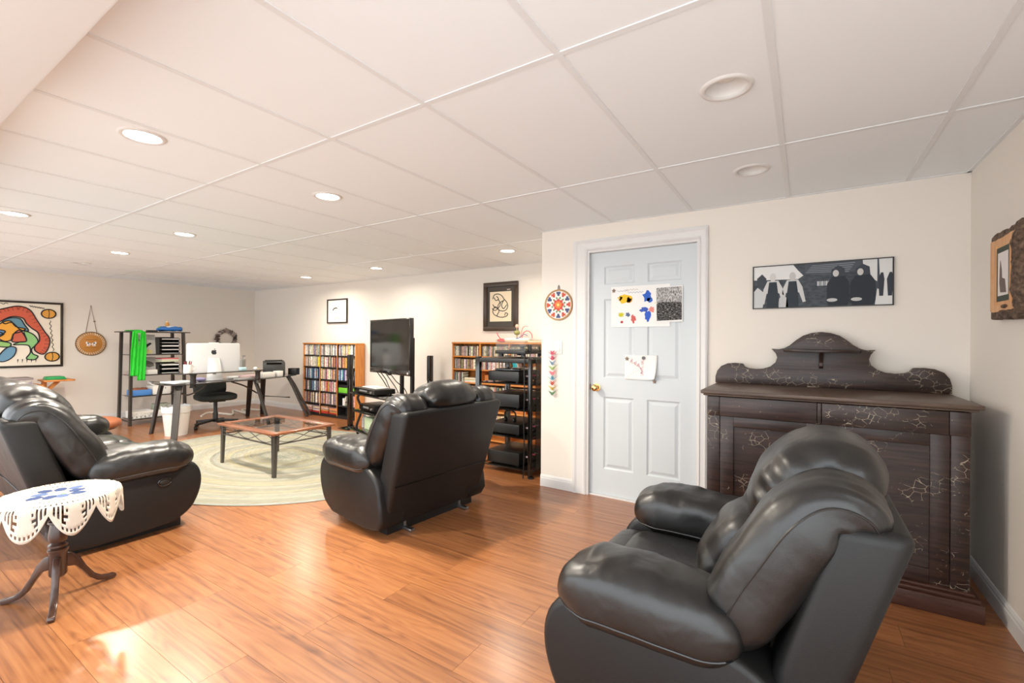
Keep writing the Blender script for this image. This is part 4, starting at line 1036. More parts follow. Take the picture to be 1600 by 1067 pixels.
for a, b in (((77, 500), (83, 548)), ((44, 479), (68, 482)), ((-40, 479), (12, 477))):
    A, B = pxp(*a), pxp(*b); n = 26; dx, dz = B[0]-A[0], B[1]-A[1]; ll = math.hypot(dx, dz)
    MB().tube([(A[0]+dx*k/n - dz/ll*0.010*math.sin(k*1.6), -0.0165, A[1]+dz*k/n + dx/ll*0.010*math.sin(k*1.6)) for k in range(n+1)], 0.004, 5).build('wavy_line', M['ink'], pt)
for k in range(13):
    t_ = k/12; i = int(t_*9.99); p = red[1+i] if i < 9 else red[9]
    A = pxp(*p); nxt = pxp(*red[min(2+i, 10)]); dx, dz = nxt[0]-A[0], nxt[1]-A[1]; ll = math.hypot(dx, dz)
    for q in (0.15, 0.5, 0.85):
        bx, bz = A[0]+dx*q, A[1]+dz*q
        MB().tube([(bx, -0.0165, bz), (bx+dz/ll*0.045, -0.0165, bz-dx/ll*0.045)], 0.0028, 4).build('outline', M['ink'], pt) if k < 10 else None
for k in range(5):
    A = pxp(27+7*k, 560); MB().tube([(A[0], -0.0165, A[1]), (A[0]-0.003, -0.0165, A[1]-0.05)], [0.007, 0.001], 5).build('outline', M['ink'], pt)

# round leather hanging
dm_ = thing('leather_medallion', 'round tan leather hanging with white stitching and butterfly, on a cord beside the painting', 'wall decoration', (XF, 2.440, 1.210), PI/2)
MB().lathe([(0.001, -0.022), (0.172, -0.022), (0.180, -0.016), (0.180, 0)], n=48, axis='Y').build('leather_disc', flat((190, 128, 56), 0.6), dm_, smooth=True)
MB().tube([(0.177*math.cos(2*PI*k/48), -0.018, 0.177*math.sin(2*PI*k/48)) for k in range(48)], 0.008, 6, True).build('rim', flat((120, 96, 66)), dm_, smooth=True)
for k in range(36):
    a = 2*PI*k/36
    MB().tube([(0.140*math.cos(a), -0.023, 0.140*math.sin(a)), (0.168*math.cos(a+0.07), -0.024, 0.168*math.sin(a+0.07))], 0.0085, 5).build('stitch', flat((232, 220, 196)), dm_)
for s_ in (-1, 1):
    MB().prism([(s_*0.004, 0.0), (s_*0.055, 0.035), (s_*0.066, 0.010), (s_*0.050, -0.010), (s_*0.056, -0.034), (s_*0.020, -0.038), (s_*0.004, -0.012)], -0.025, -0.0215, 'XZ').build('butterfly_wing', flat((236, 228, 222)), dm_)
    MB().prism([(s_*0.020, 0.006), (s_*0.040, 0.020), (s_*0.046, 0.004), (s_*0.030, -0.004)], -0.026, -0.0245, 'XZ').build('wing_mark', flat((40, 36, 40)), dm_)
    MB().prism([(s_*0.014, -0.016), (s_*0.034, -0.014), (s_*0.030, -0.030)], -0.026, -0.0245, 'XZ').build('wing_mark', flat((190, 60, 56)), dm_)
for zz in (0.062, -0.062): MB().tube([(-0.075+0.010*k, -0.0225, zz+0.005*math.sin(k*2.1)) for k in range(16)], 0.0022, 4).build('tooled_line', flat((110, 70, 34)), dm_)
MB().tube([(-0.060, -0.012, 0.172), (0.000, -0.004, 0.590), (0.070, -0.012, 0.168)], 0.0042, 6).build('cord', flat((120, 98, 74)), dm_)
MB().superell((0.042, -0.010, 0.345), (0.016, 0.008, 0.010), (1, 1), 10, 6).build('cord_knot', flat((120, 98, 74)), dm_)

# wreath
wr = thing('cone_wreath', 'round wreath of grey-brown wooden leaves on the far wall behind the computer', 'wreath', (XF, 4.395, 1.305), PI/2)
MB().tube([(0.150*math.cos(2*PI*k/40), -0.022, 0.150*math.sin(2*PI*k/40)) for k in range(40)], 0.020, 8, True).build('ring', flat((120, 108, 100)), wr, smooth=True)
rw = random.Random(5)
for k in range(30):
    a = 2*PI*k/30; rr = 0.150+rw.uniform(-0.012, 0.025); tl = 0.6 + rw.uniform(-0.3, 0.3)
    Rm = Matrix.Rotation(-(a+tl), 3, 'Y')
    MB().superell((rr*math.cos(a), -0.036+rw.uniform(-0.008, 0.008), rr*math.sin(a)), (0.048, 0.010, 0.020), (1, 1), 12, 6, rot=Rm).build('wooden_leaf', flat(rw.choice([(66, 56, 52), (150, 138, 130), (178, 168, 160), (104, 92, 86)])), wr, smooth=True)

# ================================================================== DISC SHELF
def shelf_cases(me, cells, group_fmt, label_fmt, cat, nm):
    pass
DVX0, DVX1, DVY0, DVY1, DVH = -7.385, -5.985, 4.762, YT-0.015, 1.236
ds = thing('disc_shelf', 'tall wooden media shelf with orange side, packed with disc cases', 'shelf', ((DVX0+DVX1)/2, (DVY0+DVY1)/2, 0))
hw_ = (DVX1-DVX0)/2; hd2 = (DVY1-DVY0)/2
MB().box(hw_-0.020, hw_, -hd2, hd2, 0, DVH-0.02).build('side_panel', M['oak'], ds)
MB().box(-hw_, -hw_+0.020, -hd2, hd2, 0, DVH-0.02).build('side_panel', M['oak'], ds)
MB().box(-hw_-0.010, hw_+0.006, -hd2-0.008, hd2, DVH-0.02, DVH).build('top_board', M['oakx'], ds, bevel=0.003)
MB().box(-hw_+0.02, hw_-0.02, hd2-0.008, hd2, 0, DVH-0.02).build('back_panel', M['cell'], ds)
cw = (2*hw_-0.040-2*0.014)/3
cxs = [-hw_+0.020 + k*(cw+0.014) for k in range(3)]
for k in (1, 2): MB().box(cxs[k]-0.014, cxs[k], -hd2+0.006, hd2-0.008, 0.034, DVH-0.02).build('divider', M['cell'], ds); MB().box(cxs[k]-0.014, cxs[k], -hd2, -hd2+0.006, 0.034, DVH-0.02).build('edge_strip', M['oak'], ds)
rz_ = [0.050, 0.212, 0.422, 0.627, 0.832, 1.030]                     # shelf tops
for z in rz_:
    for k in range(3): MB().box(cxs[k], cxs[k]+cw, -hd2+0.004, hd2-0.008, z-0.016, z).build('shelf_board', M['cell'], ds)
MB().box(-hw_+0.020, hw_-0.020, -hd2+0.006, -hd2+0.018, 0, 0.034).build('kick_board', M['cell'], ds)
case_me = MB().box(-0.5, 0.5, -0.5, 0.5, 0, 1).mesh('disc_case', M['spine'])
rc = random.Random(11)
PALS = {'w': [(214, 206, 196), (190, 180, 172), (232, 226, 218), (120, 110, 108), (70, 64, 66), (196, 170, 120), (168, 150, 160), (222, 214, 206)],
        'b': [(96, 150, 176), (70, 96, 140), (200, 206, 210), (44, 56, 84), (120, 170, 190), (170, 150, 140), (60, 60, 70), (150, 60, 60)],
        'm': [(190, 80, 70), (214, 196, 176), (180, 140, 110), (110, 80, 90), (230, 222, 210), (204, 150, 70), (80, 70, 84), (150, 130, 150)],
        'd': [(60, 56, 60), (110, 100, 104), (180, 170, 170), (40, 40, 46), (140, 120, 110), (90, 90, 100)]}
def case(nm, loc, scale, rgb, label, cat, group, rot=(0, 0, 0)):
    o = inst(nm, case_me, None, (loc[0], loc[1], loc[2]+0.0014), rot, scale)
    c = srgb(*[min(255, max(0, v + rc.randint(-14, 14))) for v in rgb]); o.color = (*c, 1)
    return tag(o, label, cat, group)
BX, BY = ds.location.x, ds.location.y
ORD = 'first second third fourth fifth sixth seventh eighth ninth tenth eleventh twelfth thirteenth fourteenth fifteenth sixteenth seventeenth eighteenth nineteenth twentieth twenty-first twenty-second twenty-third twenty-fourth twenty-fifth twenty-sixth twenty-seventh twenty-eighth twenty-ninth thirtieth thirty-first thirty-second'.split()
ROWN = ['top', 'second', 'third', 'fourth', 'fifth']; COLN = ['left', 'middle', 'right']
def fill(row, col, x_from, x_to, pal, hmin=0.162, hmax=0.176, th=0.0205, extra=None):
    z = rz_[5-row]; x = cxs[col] + x_from; n = 0
    while x + th*1.2 < cxs[col] + x_to:
        w = th*rc.uniform(0.80, 1.18); h = rc.uniform(hmin, hmax)
        rgb = rc.choice(PALS[pal])
        if extra and extra.get(n): rgb = extra[n]
        case('disc_case', (BX+x+w/2, BY-hd2+0.014+0.067+rc.uniform(0, 0.004), z), (w*0.95, 0.134, h), rgb, '%s disc case from the left, %s row, %s column of the disc shelf' % (ORD[n], ROWN[row], COLN[col]), 'disc case', 'disc cases, %s row %s column' % (ROWN[row], COLN[col]))
        x += w; n += 1
fill(0, 0, 0.004, cw-0.002, 'w'); fill(0, 1, 0.002, cw-0.002, 'w'); fill(0, 2, 0.002, cw-0.004, 'w')
fill(1, 0, 0.012, cw-0.002, 'w', extra={19: (226, 190, 40), 20: (226, 190, 40), 18: (232, 200, 60)}); fill(1, 1, 0.002, cw-0.002, 'm'); fill(1, 2, 0.002, 0.33, 'm')
fill(2, 0, 0.002, cw-0.002, 'b'); fill(2, 1, 0.002, cw-0.002, 'm'); fill(2, 2, 0.002, 0.22, 'b')
fill(3, 0, 0.003, cw-0.002, 'b'); fill(3, 1, 0.002, cw-0.002, 'm')
fill(4, 0, 0.004, cw-0.002, 'm', 0.165, 0.182); fill(4, 1, 0.002, cw-0.002, 'm', 0.165, 0.182); fill(4, 2, 0.26, cw-0.004, 'm', 0.165, 0.182)
# leaning cases
for (r_, x, rgb, lab) in ((1, 0.385, (228, 222, 216), 'white disc case leaning at the end of the second row, right column'), (2, 0.300, (70, 70, 74), 'dark disc case leaning inside the third row, right column'), (2, 0.380, (120, 116, 118), 'grey disc case leaning at the end of the third row, right column'), (4, 0.16, (220, 214, 206), 'lone white disc case leaning in the fifth row, right column')):
    case('disc_case', (BX+cxs[2]+x, BY-hd2+0.085, rz_[5-r_]+0.004), (0.014, 0.134, 0.158), rgb, lab, 'disc case', None, (0, math.radians(-13 if r_ == 1 else 13), 0))
# flat stacks on the bottom row
STK = ['leftmost', 'second', 'third', 'rightmost']
for q, (col, x) in enumerate(((0, 0.11), (0, 0.335), (1, 0.105), (1, 0.330))):
    z = rz_[0]
    for k in range(8):
        h = rc.uniform(0.0135, 0.0175)
        case('disc_case', (BX+cxs[col]+x+rc.uniform(-0.004, 0.004), BY-hd2+0.014+0.067, z), (0.185, 0.134, h*0.96), rc.choice(PALS['m']) if k > 1 else (170, 50, 46),
             '%s disc case from the bottom in the %s flat stack of the disc shelf' % (ORD[k], STK[q]), 'disc case', 'flat disc stack, ' + STK[q])
        z += h
for k, (x, w) in enumerate(((0.115, 0.22), (0.332, 0.19))):
    gb = thing('green_box_set', ('wide' if k == 0 else 'narrow') + ' bright green box with black top in the disc shelf, ' + ('left of' if k == 0 else 'right of') + ' the speaker', 'box', (BX+cxs[2]+x, BY-hd2+0.09, rz_[2]+0.0015))
    MB().box(-w/2, w/2, -0.07, 0.07, 0, 0.085).build('box_body', flat((110, 190, 50), 0.5), gb, bevel=0.003)
    MB().box(-w/2, w/2, -0.07, 0.07, 0.085, 0.13).build('box_lid', M['black'], gb, bevel=0.003)
bt = MB().box(-0.022, 0.022, -0.04, 0.04, 0, 0.12).build('small_box', M['paper'], bevel=0.002); bt.location = (BX+cxs[2]+0.10, BY, rz_[1]+0.0015); tag(bt, 'small white box at the back of the fifth row, right column', 'box')

# ================================================================== TALL SLIM SPEAKERS
def tower(loc, label, rz):
    t = thing('tower_speaker', label, 'speaker', loc, rz)
    MB().box(-0.125, 0.125, -0.125, 0.125, 0, 0.012).build('base_plate', M['blackgloss'], t, bevel=0.004)
    MB().cyl((0, 0, 0.012), (0, 0, 0.03), 0.04, 0.034, 20).build('collar', M['black'], t)
    MB().box(-0.034, 0.034, -0.030, 0.030, 0.03, 1.075).build('cabinet', M['blackgloss'], t, bevel=0.008)
    g = MB().box(-0.030, 0.030, -0.038, -0.028, 0.72, 1.065).build('grille', M['black'], t, bevel=0.004)
    MB().box(-0.008, 0.008, -0.040, -0.037, 0.735, 0.745).build('badge', M['grey'], g)
    return t
tower((-5.575, 4.340, 0), 'slim black tower speaker standing in front of the disc shelf', math.radians(-5))
tower((-4.430, 4.790, 0), 'slim black tower speaker against the wall right of the television', math.radians(-5))

# ================================================================== TELEVISION AND ITS STAND
TA = math.atan2(-0.245, 0.955)                        # the screen is turned a little towards the sofa
ts = thing('tv_stand', 'black three-tier glass television stand with rear mounting posts', 'tv stand', (-4.46, 4.02, 0.0185), TA)
for z, w, d in ((0.085, 0.60, 0.24), (0.335, 0.56, 0.23), (0.565, 0.62, 0.24)):
    P = [(-w, -d+0.05), (-w+0.06, -d), (w-0.06, -d), (w, -d+0.05), (w, d), (-w, d)]
    MB().prism(P, z, z+0.016, 'XY').build('glass_shelf', M['blackgloss'], ts, bevel=0.002)
for sx in (-1, 1):
    MB().tube(catmull([(sx*0.50, -0.10, 0.560), (sx*0.53, -0.14, 0.50), (sx*0.50, -0.10, 0.34), (sx*0.54, -0.15, 0.12), (sx*0.52, -0.13, 0.0)], 6), 0.016, 10).build('curved_leg', M['darkmetal'], ts, smooth=True)
    MB().box(0.30+sx*0.125-0.022, 0.30+sx*0.125+0.022, 0.10, 0.14, 0, 1.30).build('rear_post', M['darkmetal'], ts, bevel=0.004)
MB().box(0.10, 0.50, 0.020, 0.10, 1.05, 1.16).build('mount_bar', M['darkmetal'], ts)
tv = thing('television', 'large black flat screen television angled on the glass stand', 'television', (-4.205, 3.830, 0.882), TA)
tw, th_ = 0.492, 0.660
MB().box(-tw, tw, 0.0, 0.045, 0, th_).build('housing', M['black'], tv, bevel=0.006)
MB().box(-tw+0.12, tw-0.25, 0.045, 0.085, 0.10, 0.50).build('rear_cover', M['black'], tv, bevel=0.012)
for (a, b, c, d) in ((-tw, tw, th_-0.022, th_), (-tw, tw, 0, 0.062), (-tw, -tw+0.022, 0.062, th_-0.022), (tw-0.022, tw, 0.062, th_-0.022)):
    MB().box(a, b, -0.008, 0.002, c, d).build('bezel', M['blackgloss'], tv, bevel=0.002)
MB().box(-tw+0.020, tw-0.020, -0.002, 0.003, 0.060, th_-0.020).build('screen', M['screen'], tv)
MB().box(-0.022, 0.022, -0.0095, -0.007, 0.022, 0.036).build('badge', M['steel'], tv)
MB().box(tw-0.06, tw-0.035, -0.0095, -0.007, 0.018, 0.040).build('sticker', flat((200, 190, 180)), tv)
MB().box(-0.04, 0.02, -0.004, 0.02, -0.016, 0.002).build('sensor', M['black'], tv)
for k, (x0, x1) in enumerate(((-0.40, -0.46), (-0.30, -0.40), (-0.18, -0.22), (-0.05, 0.0))):
    MB().tube(catmull([(x0, 0.03, 0.02), (x0+0.03, 0.10, -0.09), (x1-0.03, 0.22, -0.19), (x1, 0.245, -0.262)], 6), 0.006, 6).build('cable', M['black'], tv, smooth=True)
def on_stand(lx, ly, z):
    v = Matrix.Rotation(TA, 3, 'Z') @ Vector((lx, ly, 0)); return (-4.46+v.x, 4.02+v.y, z+0.020)
def deck(name, label, loc, rz, w, d, h, m_=None, knob=True, cat='electronics'):
    t = thing(name, label, cat, loc, rz)
    MB().box(-w/2, w/2, -d/2, d/2, 0.010, h).build('case', m_ or M['black'], t, bevel=0.004)
    MB().box(-w/2+0.004, w/2-0.004, -d/2-0.004, -d/2+0.002, 0.016, h-0.006).build('front_panel', M['blackgloss'], t)
    MB().box(-w*0.22, w*0.16, -d/2-0.0052, -d/2-0.003, h*0.45, h*0.75).build('display', M['grey'], t)
    if knob: MB().lathe([(0.016, 0), (0.015, -0.014), (0.001, -0.015)], (w*0.36, -d/2-0.004, h*0.5), 18, 'Y').build('knob', M['grey'], t, smooth=True)
    for sx in (-1, 1):
        for sy in (-1, 1): MB().cyl((sx*(w/2-0.04), sy*(d/2-0.04), 0), (sx*(w/2-0.04), sy*(d/2-0.04), 0.011), 0.014, n=10).build('foot', M['black'], t)
    return t
deck('cable_box', 'flat black set-top box on the top shelf of the television stand', on_stand(-0.19, -0.07, 0.581), TA, 0.58, 0.28, 0.072)
deck('game_console', 'black console on the middle shelf of the television stand', on_stand(-0.24, 0.0, 0.351), TA, 0.42, 0.30, 0.085)
o = MB().box(-0.05, 0.05, -0.04, 0.04, 0, 0.026).build('streaming_box', M['blackgloss'], bevel=0.006); o.location = on_stand(-0.545, -0.12, 0.581); o.rotation_euler = (0, 0, TA); tag(o, 'little black box at the left end of the television stand', 'electronics')
pl = thing('game_tray', 'white paper and tray lying on top of the set-top box', 'paper', on_stand(-0.18, -0.05, 0.6555), TA)
MB().box(-0.20, 0.20, -0.10, 0.08, 0, 0.010).build('tray', M['white'], pl, bevel=0.003)
wb = thing('water_bottle', 'clear plastic bottle with pale blue cap on the stand bottom shelf', 'bottle', on_stand(-0.50, -0.06, 0.101))
MB().lathe([(0.001, 0), (0.034, 0.002), (0.036, 0.02), (0.034, 0.07), (0.036, 0.11), (0.030, 0.145), (0.014, 0.17), (0.013, 0.182)], n=20).build('bottle_body', mat('pale_plastic', (0.55, 0.60, 0.62), 0.2, alpha=0.55), wb, smooth=True)
MB().lathe([(0.015, 0.178), (0.016, 0.198), (0.001, 0.199)], n=16).build('cap', flat((170, 200, 216)), wb)
o = MB().box(-0.11, 0.11, -0.08, 0.08, 0, 0.155).build('game_box', flat((196, 210, 172)), bevel=0.002); o.location = on_stand(-0.30, -0.02, 0.101); o.rotation_euler = (0, 0, TA); tag(o, 'pale green box on the bottom shelf of the television stand', 'box')
o = MB().box(-0.06, 0.06, -0.08, 0.08, 0, 0.165).build('orange_box', flat((226, 120, 60)), bevel=0.002); o.location = on_stand(-0.40, 0.155, 0.101); o.rotation_euler = (0, 0, TA); tag(o, 'orange box behind the plastic bottle on the television stand', 'box')

# ================================================================== RECORD SHELF IN THE ALCOVE
CX0, CX1, CY0, CY1, CH = -3.955, -2.590, 4.700, YT-0.016, 1.268
cs = thing('music_shelf', 'long honey pine shelf full of music cases behind the stereo rack', 'shelf', ((CX0+CX1)/2, (CY0+CY1)/2, 0))
h_, d_ = (CX1-CX0)/2, (CY1-CY0)/2
for x in (-h_, h_-0.020): MB().box(x, x+0.020, -d_, d_, 0, CH-0.022).build('side_panel', M['oak'], cs)
MB().box(-h_-0.006, h_+0.006, -d_-0.006, d_, CH-0.022, CH).build('top_board', M['oakx'], cs, bevel=0.003)
MB().box(-h_+0.020, h_-0.020, d_-0.008, d_, 0.0, CH-0.022).build('back_panel', M['oakx'], cs)
cdw = (2*h_-0.040-2*0.020)/3
cdx = [-h_+0.020+k*(cdw+0.020) for k in range(3)]
for k in (1, 2): MB().box(cdx[k]-0.020, cdx[k], -d_, d_-0.008, 0, CH-0.022).build('divider', M['oak'], cs)
cdz = [1.088, 0.918, 0.745, 0.572, 0.395, 0.215, 0.035]
for z in cdz:
    for k in range(3): MB().box(cdx[k], cdx[k]+cdw, -d_+0.003, d_-0.008, z-0.016, z).build('shelf_board', M['oakx'], cs)
PALS['c'] = [(206, 200, 190), (150, 140, 132), (90, 84, 82), (226, 218, 204), (176, 160, 120), (120, 112, 106), (190, 178, 170), (60, 56, 56), (170, 120, 100)]
PALS['y'] = [(226, 214, 170), (206, 180, 120), (220, 206, 190), (190, 150, 90), (232, 224, 210)]
SX_, SY_ = cs.location.x, cs.location.y
CRN = ['top', 'second', 'third', 'fourth', 'fifth', 'sixth', 'bottom']
def cds(row, col, a, b, pal, lean=0.0, h0=0.122, h1=0.132, th=0.0155):
    x = cdx[col]+a; n = 0
    while x + th*1.3 < cdx[col]+b:
        w = th*rc.uniform(0.75, 1.2)
        o = case('music_case', (SX_+x+w/2+0.004, SY_-d_+0.012+0.062, cdz[row]), (w*0.94, 0.120, rc.uniform(h0, h1)), rc.choice(PALS[pal]),
             '%s music case from the left, %s row, %s column of the pine shelf' % (ORD[n], CRN[row], COLN[col]), 'music case', 'music cases, %s row %s column' % (CRN[row], COLN[col]))
        x += w; n += 1
cds(0, 0, 0.002, cdw-0.006, 'c'); cds(0, 1, 0.002, cdw-0.006, 'c'); cds(0, 2, 0.002, cdw-0.006, 'c')
cds(1, 0, 0.002, cdw-0.006, 'c'); cds(1, 1, 0.002, cdw-0.006, 'c', th=0.017); cds(2, 0, 0.002, 0.16, 'c'); cds(3, 0, 0.002, cdw-0.006, 'c')
cds(3, 1, 0.002, cdw-0.006, 'c'); cds(3, 2, 0.002, cdw-0.006, 'c'); cds(5, 1, 0.20, cdw-0.006, 'y'); cds(5, 2, 0.002, 0.34, 'y')
bt = thing('teal_booklet', 'bright teal booklet leaning in the pine shelf behind the stereo rack', 'book', (SX_+cdx[2]+0.045, SY_-d_+0.08, cdz[1]+0.0045))
bt.rotation_euler = (0, math.radians(-14), 0)
MB().box(0, 0.060, -0.06, 0.06, 0, 0.118).build('cover', flat((20, 150, 160), 0.4), bt, bevel=0.002)
MB().box(0.004, 0.0615, -0.058, 0.058, 0.003, 0.115).build('pages', M['paper'], bt)
for k, (x, rgb) in enumerate(((0.15, (60, 70, 84)), (0.24, (170, 70, 60)), (0.31, (206, 196, 170)))):
    o = MB().superell((0, 0, 0.030), (0.034, 0.03, 0.030), (0.7, 0.6), 14, 8).build('trinket', flat(rgb), smooth=True); o.location = (SX_+cdx[2]+x, SY_-0.01, cdz[1]+0.0015)
    tag(o, ('dark', 'red', 'cream')[k] + ' small trinket on the second row of the pine shelf, right column', 'trinket')
for k in range(4):
    case('music_case', (SX_+cdx[0]+0.28, SY_-d_+0.08, cdz[2]+0.0005+k*0.0145), (0.20, 0.13, 0.0135), ((232, 216, 180), (226, 220, 206), (214, 190, 130), (236, 228, 214))[k], '%s cream music case from the bottom of the flat pile in the pine shelf' % ORD[k], 'music case', 'flat cream music cases')
case('music_case', (SX_+cdx[0]+0.405, SY_-d_+0.08, cdz[2]+0.0045), (0.012, 0.12, 0.124), (90, 110, 100), 'green music case leaning on the flat stack in the third row', 'music case', None, (0, math.radians(-12), 0))
for k, (r_, c_) in enumerate(((4, 1), (4, 2), (5, 1), (2, 1), (2, 2))):
    mbx = MB().box(-0.09, 0.09, -0.05, 0.05, 0, 0.10).build('wooden_box', flat((214, 140, 76), 0.6), bevel=0.003)
    mbx.location = (SX_+cdx[c_]+0.11, SY_, cdz[r_]+0.0015)
    tag(mbx, 'orange-brown box in the %s row, %s column of the pine shelf' % (CRN[r_], COLN[c_]), 'box')
# on top of the shelf
toy = thing('wire_toy', 'white and red toy with a glass ball and curling wires on the pine shelf', 'toy', (-3.00, 4.80, CH+0.0015))
MB().superell((0, 0, 0.028), (0.19, 0.05, 0.028), (0.6, 0.5), 24, 10).build('toy_base', M['white'], toy, smooth=True)
MB().superell((-0.21, -0.01, 0.022), (0.075, 0.04, 0.022), (0.8, 0.8), 16, 8).build('red_nose', flat((204, 70, 76)), toy, smooth=True)
MB().superell((0.03, 0, 0.045), (0.05, 0.052, 0.012), (0.8, 0.8), 12, 6).build('blue_mark', flat((96, 116, 180)), toy, smooth=True)
MB().superell((0.0, 0, 0.120), (0.040, 0.040, 0.032), (1, 1), 16, 10).build('glass_ball', flat((150, 150, 90), 0.2), toy, smooth=True)
MB().cyl((0.0, 0, 0.05), (0.0, 0, 0.095), 0.008, n=8).build('stem', flat((200, 170, 110)), toy)
MB().superell((0.0, 0, 0.200), (0.022, 0.020, 0.026), (1, 1), 12, 8).build('pink_top', flat((236, 190, 170)), toy, smooth=True)
MB().cyl((0.0, 0, 0.15), (0.0, 0, 0.18), 0.005, n=8).build('stem', flat((200, 170, 110)), toy)
for k, (p, rgb) in enumerate(((((0.07, 0, 0.05), (0.10, 0, 0.12), (0.16, 0, 0.14), (0.21, 0, 0.10), (0.22, 0, 0.05)), (206, 90, 96)), (((0.05, 0, 0.05), (0.08, 0, 0.17), (0.12, 0, 0.20), (0.16, 0, 0.19)), (226, 160, 150)), (((-0.24, 0, 0.04), (-0.28, 0, 0.08), (-0.30, 0, 0.12)), (204, 80, 84)), (((0.03, 0, 0.05), (0.10, 0, 0.10), (0.15, 0, 0.08)), (120, 120, 150)))):
    MB().tube(catmull(p, 6), 0.005, 6).build('wire', flat(rgb), toy, smooth=True)
o = MB().box(-0.10, 0.10, -0.08, 0.08, 0, 0.022).build('white_box', M['white'], bevel=0.003); o.location = (-2.70, 4.80, CH+0.0015); tag(o, 'flat white box on the right end of the pine shelf', 'box')

# ================================================================== STEREO RACK (its back towards the door corner)
rk = thing('stereo_rack', 'black stereo rack with glass shelves and thick square posts', 'rack', (-2.452, 3.960, 0))
RX, RY = 0.306, 0.270
for sx in (-1, 1):
    for sy in (-1, 1):
        w_ = 0.024 if not (sx < 0 and sy < 0) else 0.024
        MB().box(sx*RX-w_, sx*RX+w_*(1 if sx < 0 else 0.2), sy*RY-0.022, sy*RY+0.022, 0.014, 1.130).build('post', M['blackgloss'], rk, bevel=0.003)
        MB().cyl((sx*RX, sy*RY, 0), (sx*RX, sy*RY, 0.014), 0.030, n=16).build('foot', M['black'], rk)
MB().box(-RX-0.02, RX+0.005, -RY-0.02, RY+0.02, 1.075, 1.118).build('top_frame', M['black'], rk, bevel=0.004)
for z in (0.868, 0.617, 0.355, 0.055):
    P = [(-RX+0.02, -RY+0.01), (RX-0.03, -RY+0.01), (RX+0.02, -RY+0.10), (RX+0.02, RY-0.10), (RX-0.03, RY-0.01), (-RX+0.02, RY-0.01)]
    MB().prism(P, z, z+0.012, 'XY').build('glass_shelf', M['blackgloss'], rk)
MB().box(RX+0.030, RX+0.036, -RY+0.03, RY-0.03, 0.06, 1.12).build('smoked_panel', M['smokeglass'], rk)
def comp(nm, label, z, w, d, h, dx=0.0, dy=0.0):
    t = deck(nm, label, (-2.452-0.045+dx, 3.960+dy, z+0.0135), -PI/2, w, d, h)
    for k in range(5): MB().cyl((-w/2+0.05+0.06*k, d/2, h*0.55), (-w/2+0.05+0.06*k, d/2+0.035, h*0.55), 0.009, n=8).build('plug', flat(((226, 96, 110), (236, 226, 226), (222, 110, 130), (60, 60, 60), (230, 200, 200))[k]), t)
    for k in range(3): MB().tube(catmull([(-w/2+0.08+0.08*k, d/2+0.03, h*0.5), (-w/2+0.09+0.06*k, d/2+0.055, h*0.1), (-w/2+0.05+0.05*k, d/2+0.05, 0.012)], 6), 0.004, 6).build('cable', M['black'], t, smooth=True)
    return t
comp('receiver', 'deep black receiver on the upper shelf of the stereo rack', 0.868, 0.43, 0.36, 0.105)
comp('amplifier', 'black amplifier on the second glass shelf of the stereo rack', 0.617, 0.43, 0.37, 0.135)
comp('cassette_deck', 'black deck on the third glass shelf of the stereo rack', 0.355, 0.43, 0.37, 0.105)
comp('disc_player', 'black player on the bottom shelf of the stereo rack', 0.055, 0.43, 0.37, 0.130)
o = MB().box(-0.13, 0.13, -0.16, 0.16, 0, 0.022).build('laptop', M['blackgloss'], bevel=0.005); o.location = (-2.52, 3.96, 0.868+0.0135+0.107); o.rotation_euler = (0, 0, 0.2); tag(o, 'slim black player lying on the receiver in the stereo rack', 'electronics')
hp = thing('headphones', 'black headphone loop standing on the deck in the stereo rack', 'headphones', (-2.475, 3.84, 0.355+0.0135+0.1065))
MB().tube(catmull([(-0.055, 0, 0.012), (-0.065, 0, 0.06), (-0.055, 0, 0.100), (0, 0, 0.120), (0.055, 0, 0.100), (0.065, 0, 0.06), (0.055, 0, 0.012)], 6), 0.008, 8).build('band', M['black'], hp, smooth=True)
for sx in (-1, 1): MB().superell((sx*0.052, 0, 0.026), (0.016, 0.028, 0.026), (0.8, 0.8), 12, 8).build('ear_cup', M['black'], hp, smooth=True)
tt = thing('turntable', 'black turntable with clear dust cover on top of the stereo rack', 'turntable', (-2.43, 3.970, 1.132), -PI/2+0.0)
MB().box(-0.215, 0.215, -0.175, 0.175, 0.028, 0.062).build('plinth', M['black'], tt, bevel=0.005)
for sx in (-1, 1):
    for sy in (-1, 1): MB().cyl((sx*0.17, sy*0.13, 0), (sx*0.17, sy*0.13, 0.03), 0.026, n=14).build('foot', M['black'], tt)
MB().lathe([(0.001, 0.064), (0.148, 0.064), (0.150, 0.078), (0.001, 0.079)], (-0.045, 0, 0), 40).build('platter', M['grey'], tt, smooth=True)
MB().tube(catmull([(0.165, 0.11, 0.095), (0.16, 0.0, 0.095), (0.13, -0.08, 0.090), (0.10, -0.11, 0.085)], 6), 0.005, 6).build('tonearm', M['steel'], tt, smooth=True)
MB().cyl((0.165, 0.115, 0.062), (0.165, 0.115, 0.105), 0.022, n=14).build('arm_pivot', M['black'], tt)
cvr = MB()
for b in ((-0.21, 0.21, -0.170, -0.166, 0.064, 0.165), (-0.21, 0.21, 0.166, 0.170, 0.064, 0.165), (-0.21, -0.206, -0.166, 0.166, 0.064, 0.165), (0.206, 0.21, -0.166, 0.166, 0.064, 0.165), (-0.21, 0.21, -0.170, 0.170, 0.165, 0.169)): cvr.box(*b)
cvr.build('dust_cover', M['clearcover'], tt)
for sx in (-1, 1): MB().box(sx*0.13-0.02, sx*0.13+0.02, 0.168, 0.195, 0.050, 0.120).build('hinge', M['black'], tt, bevel=0.004)
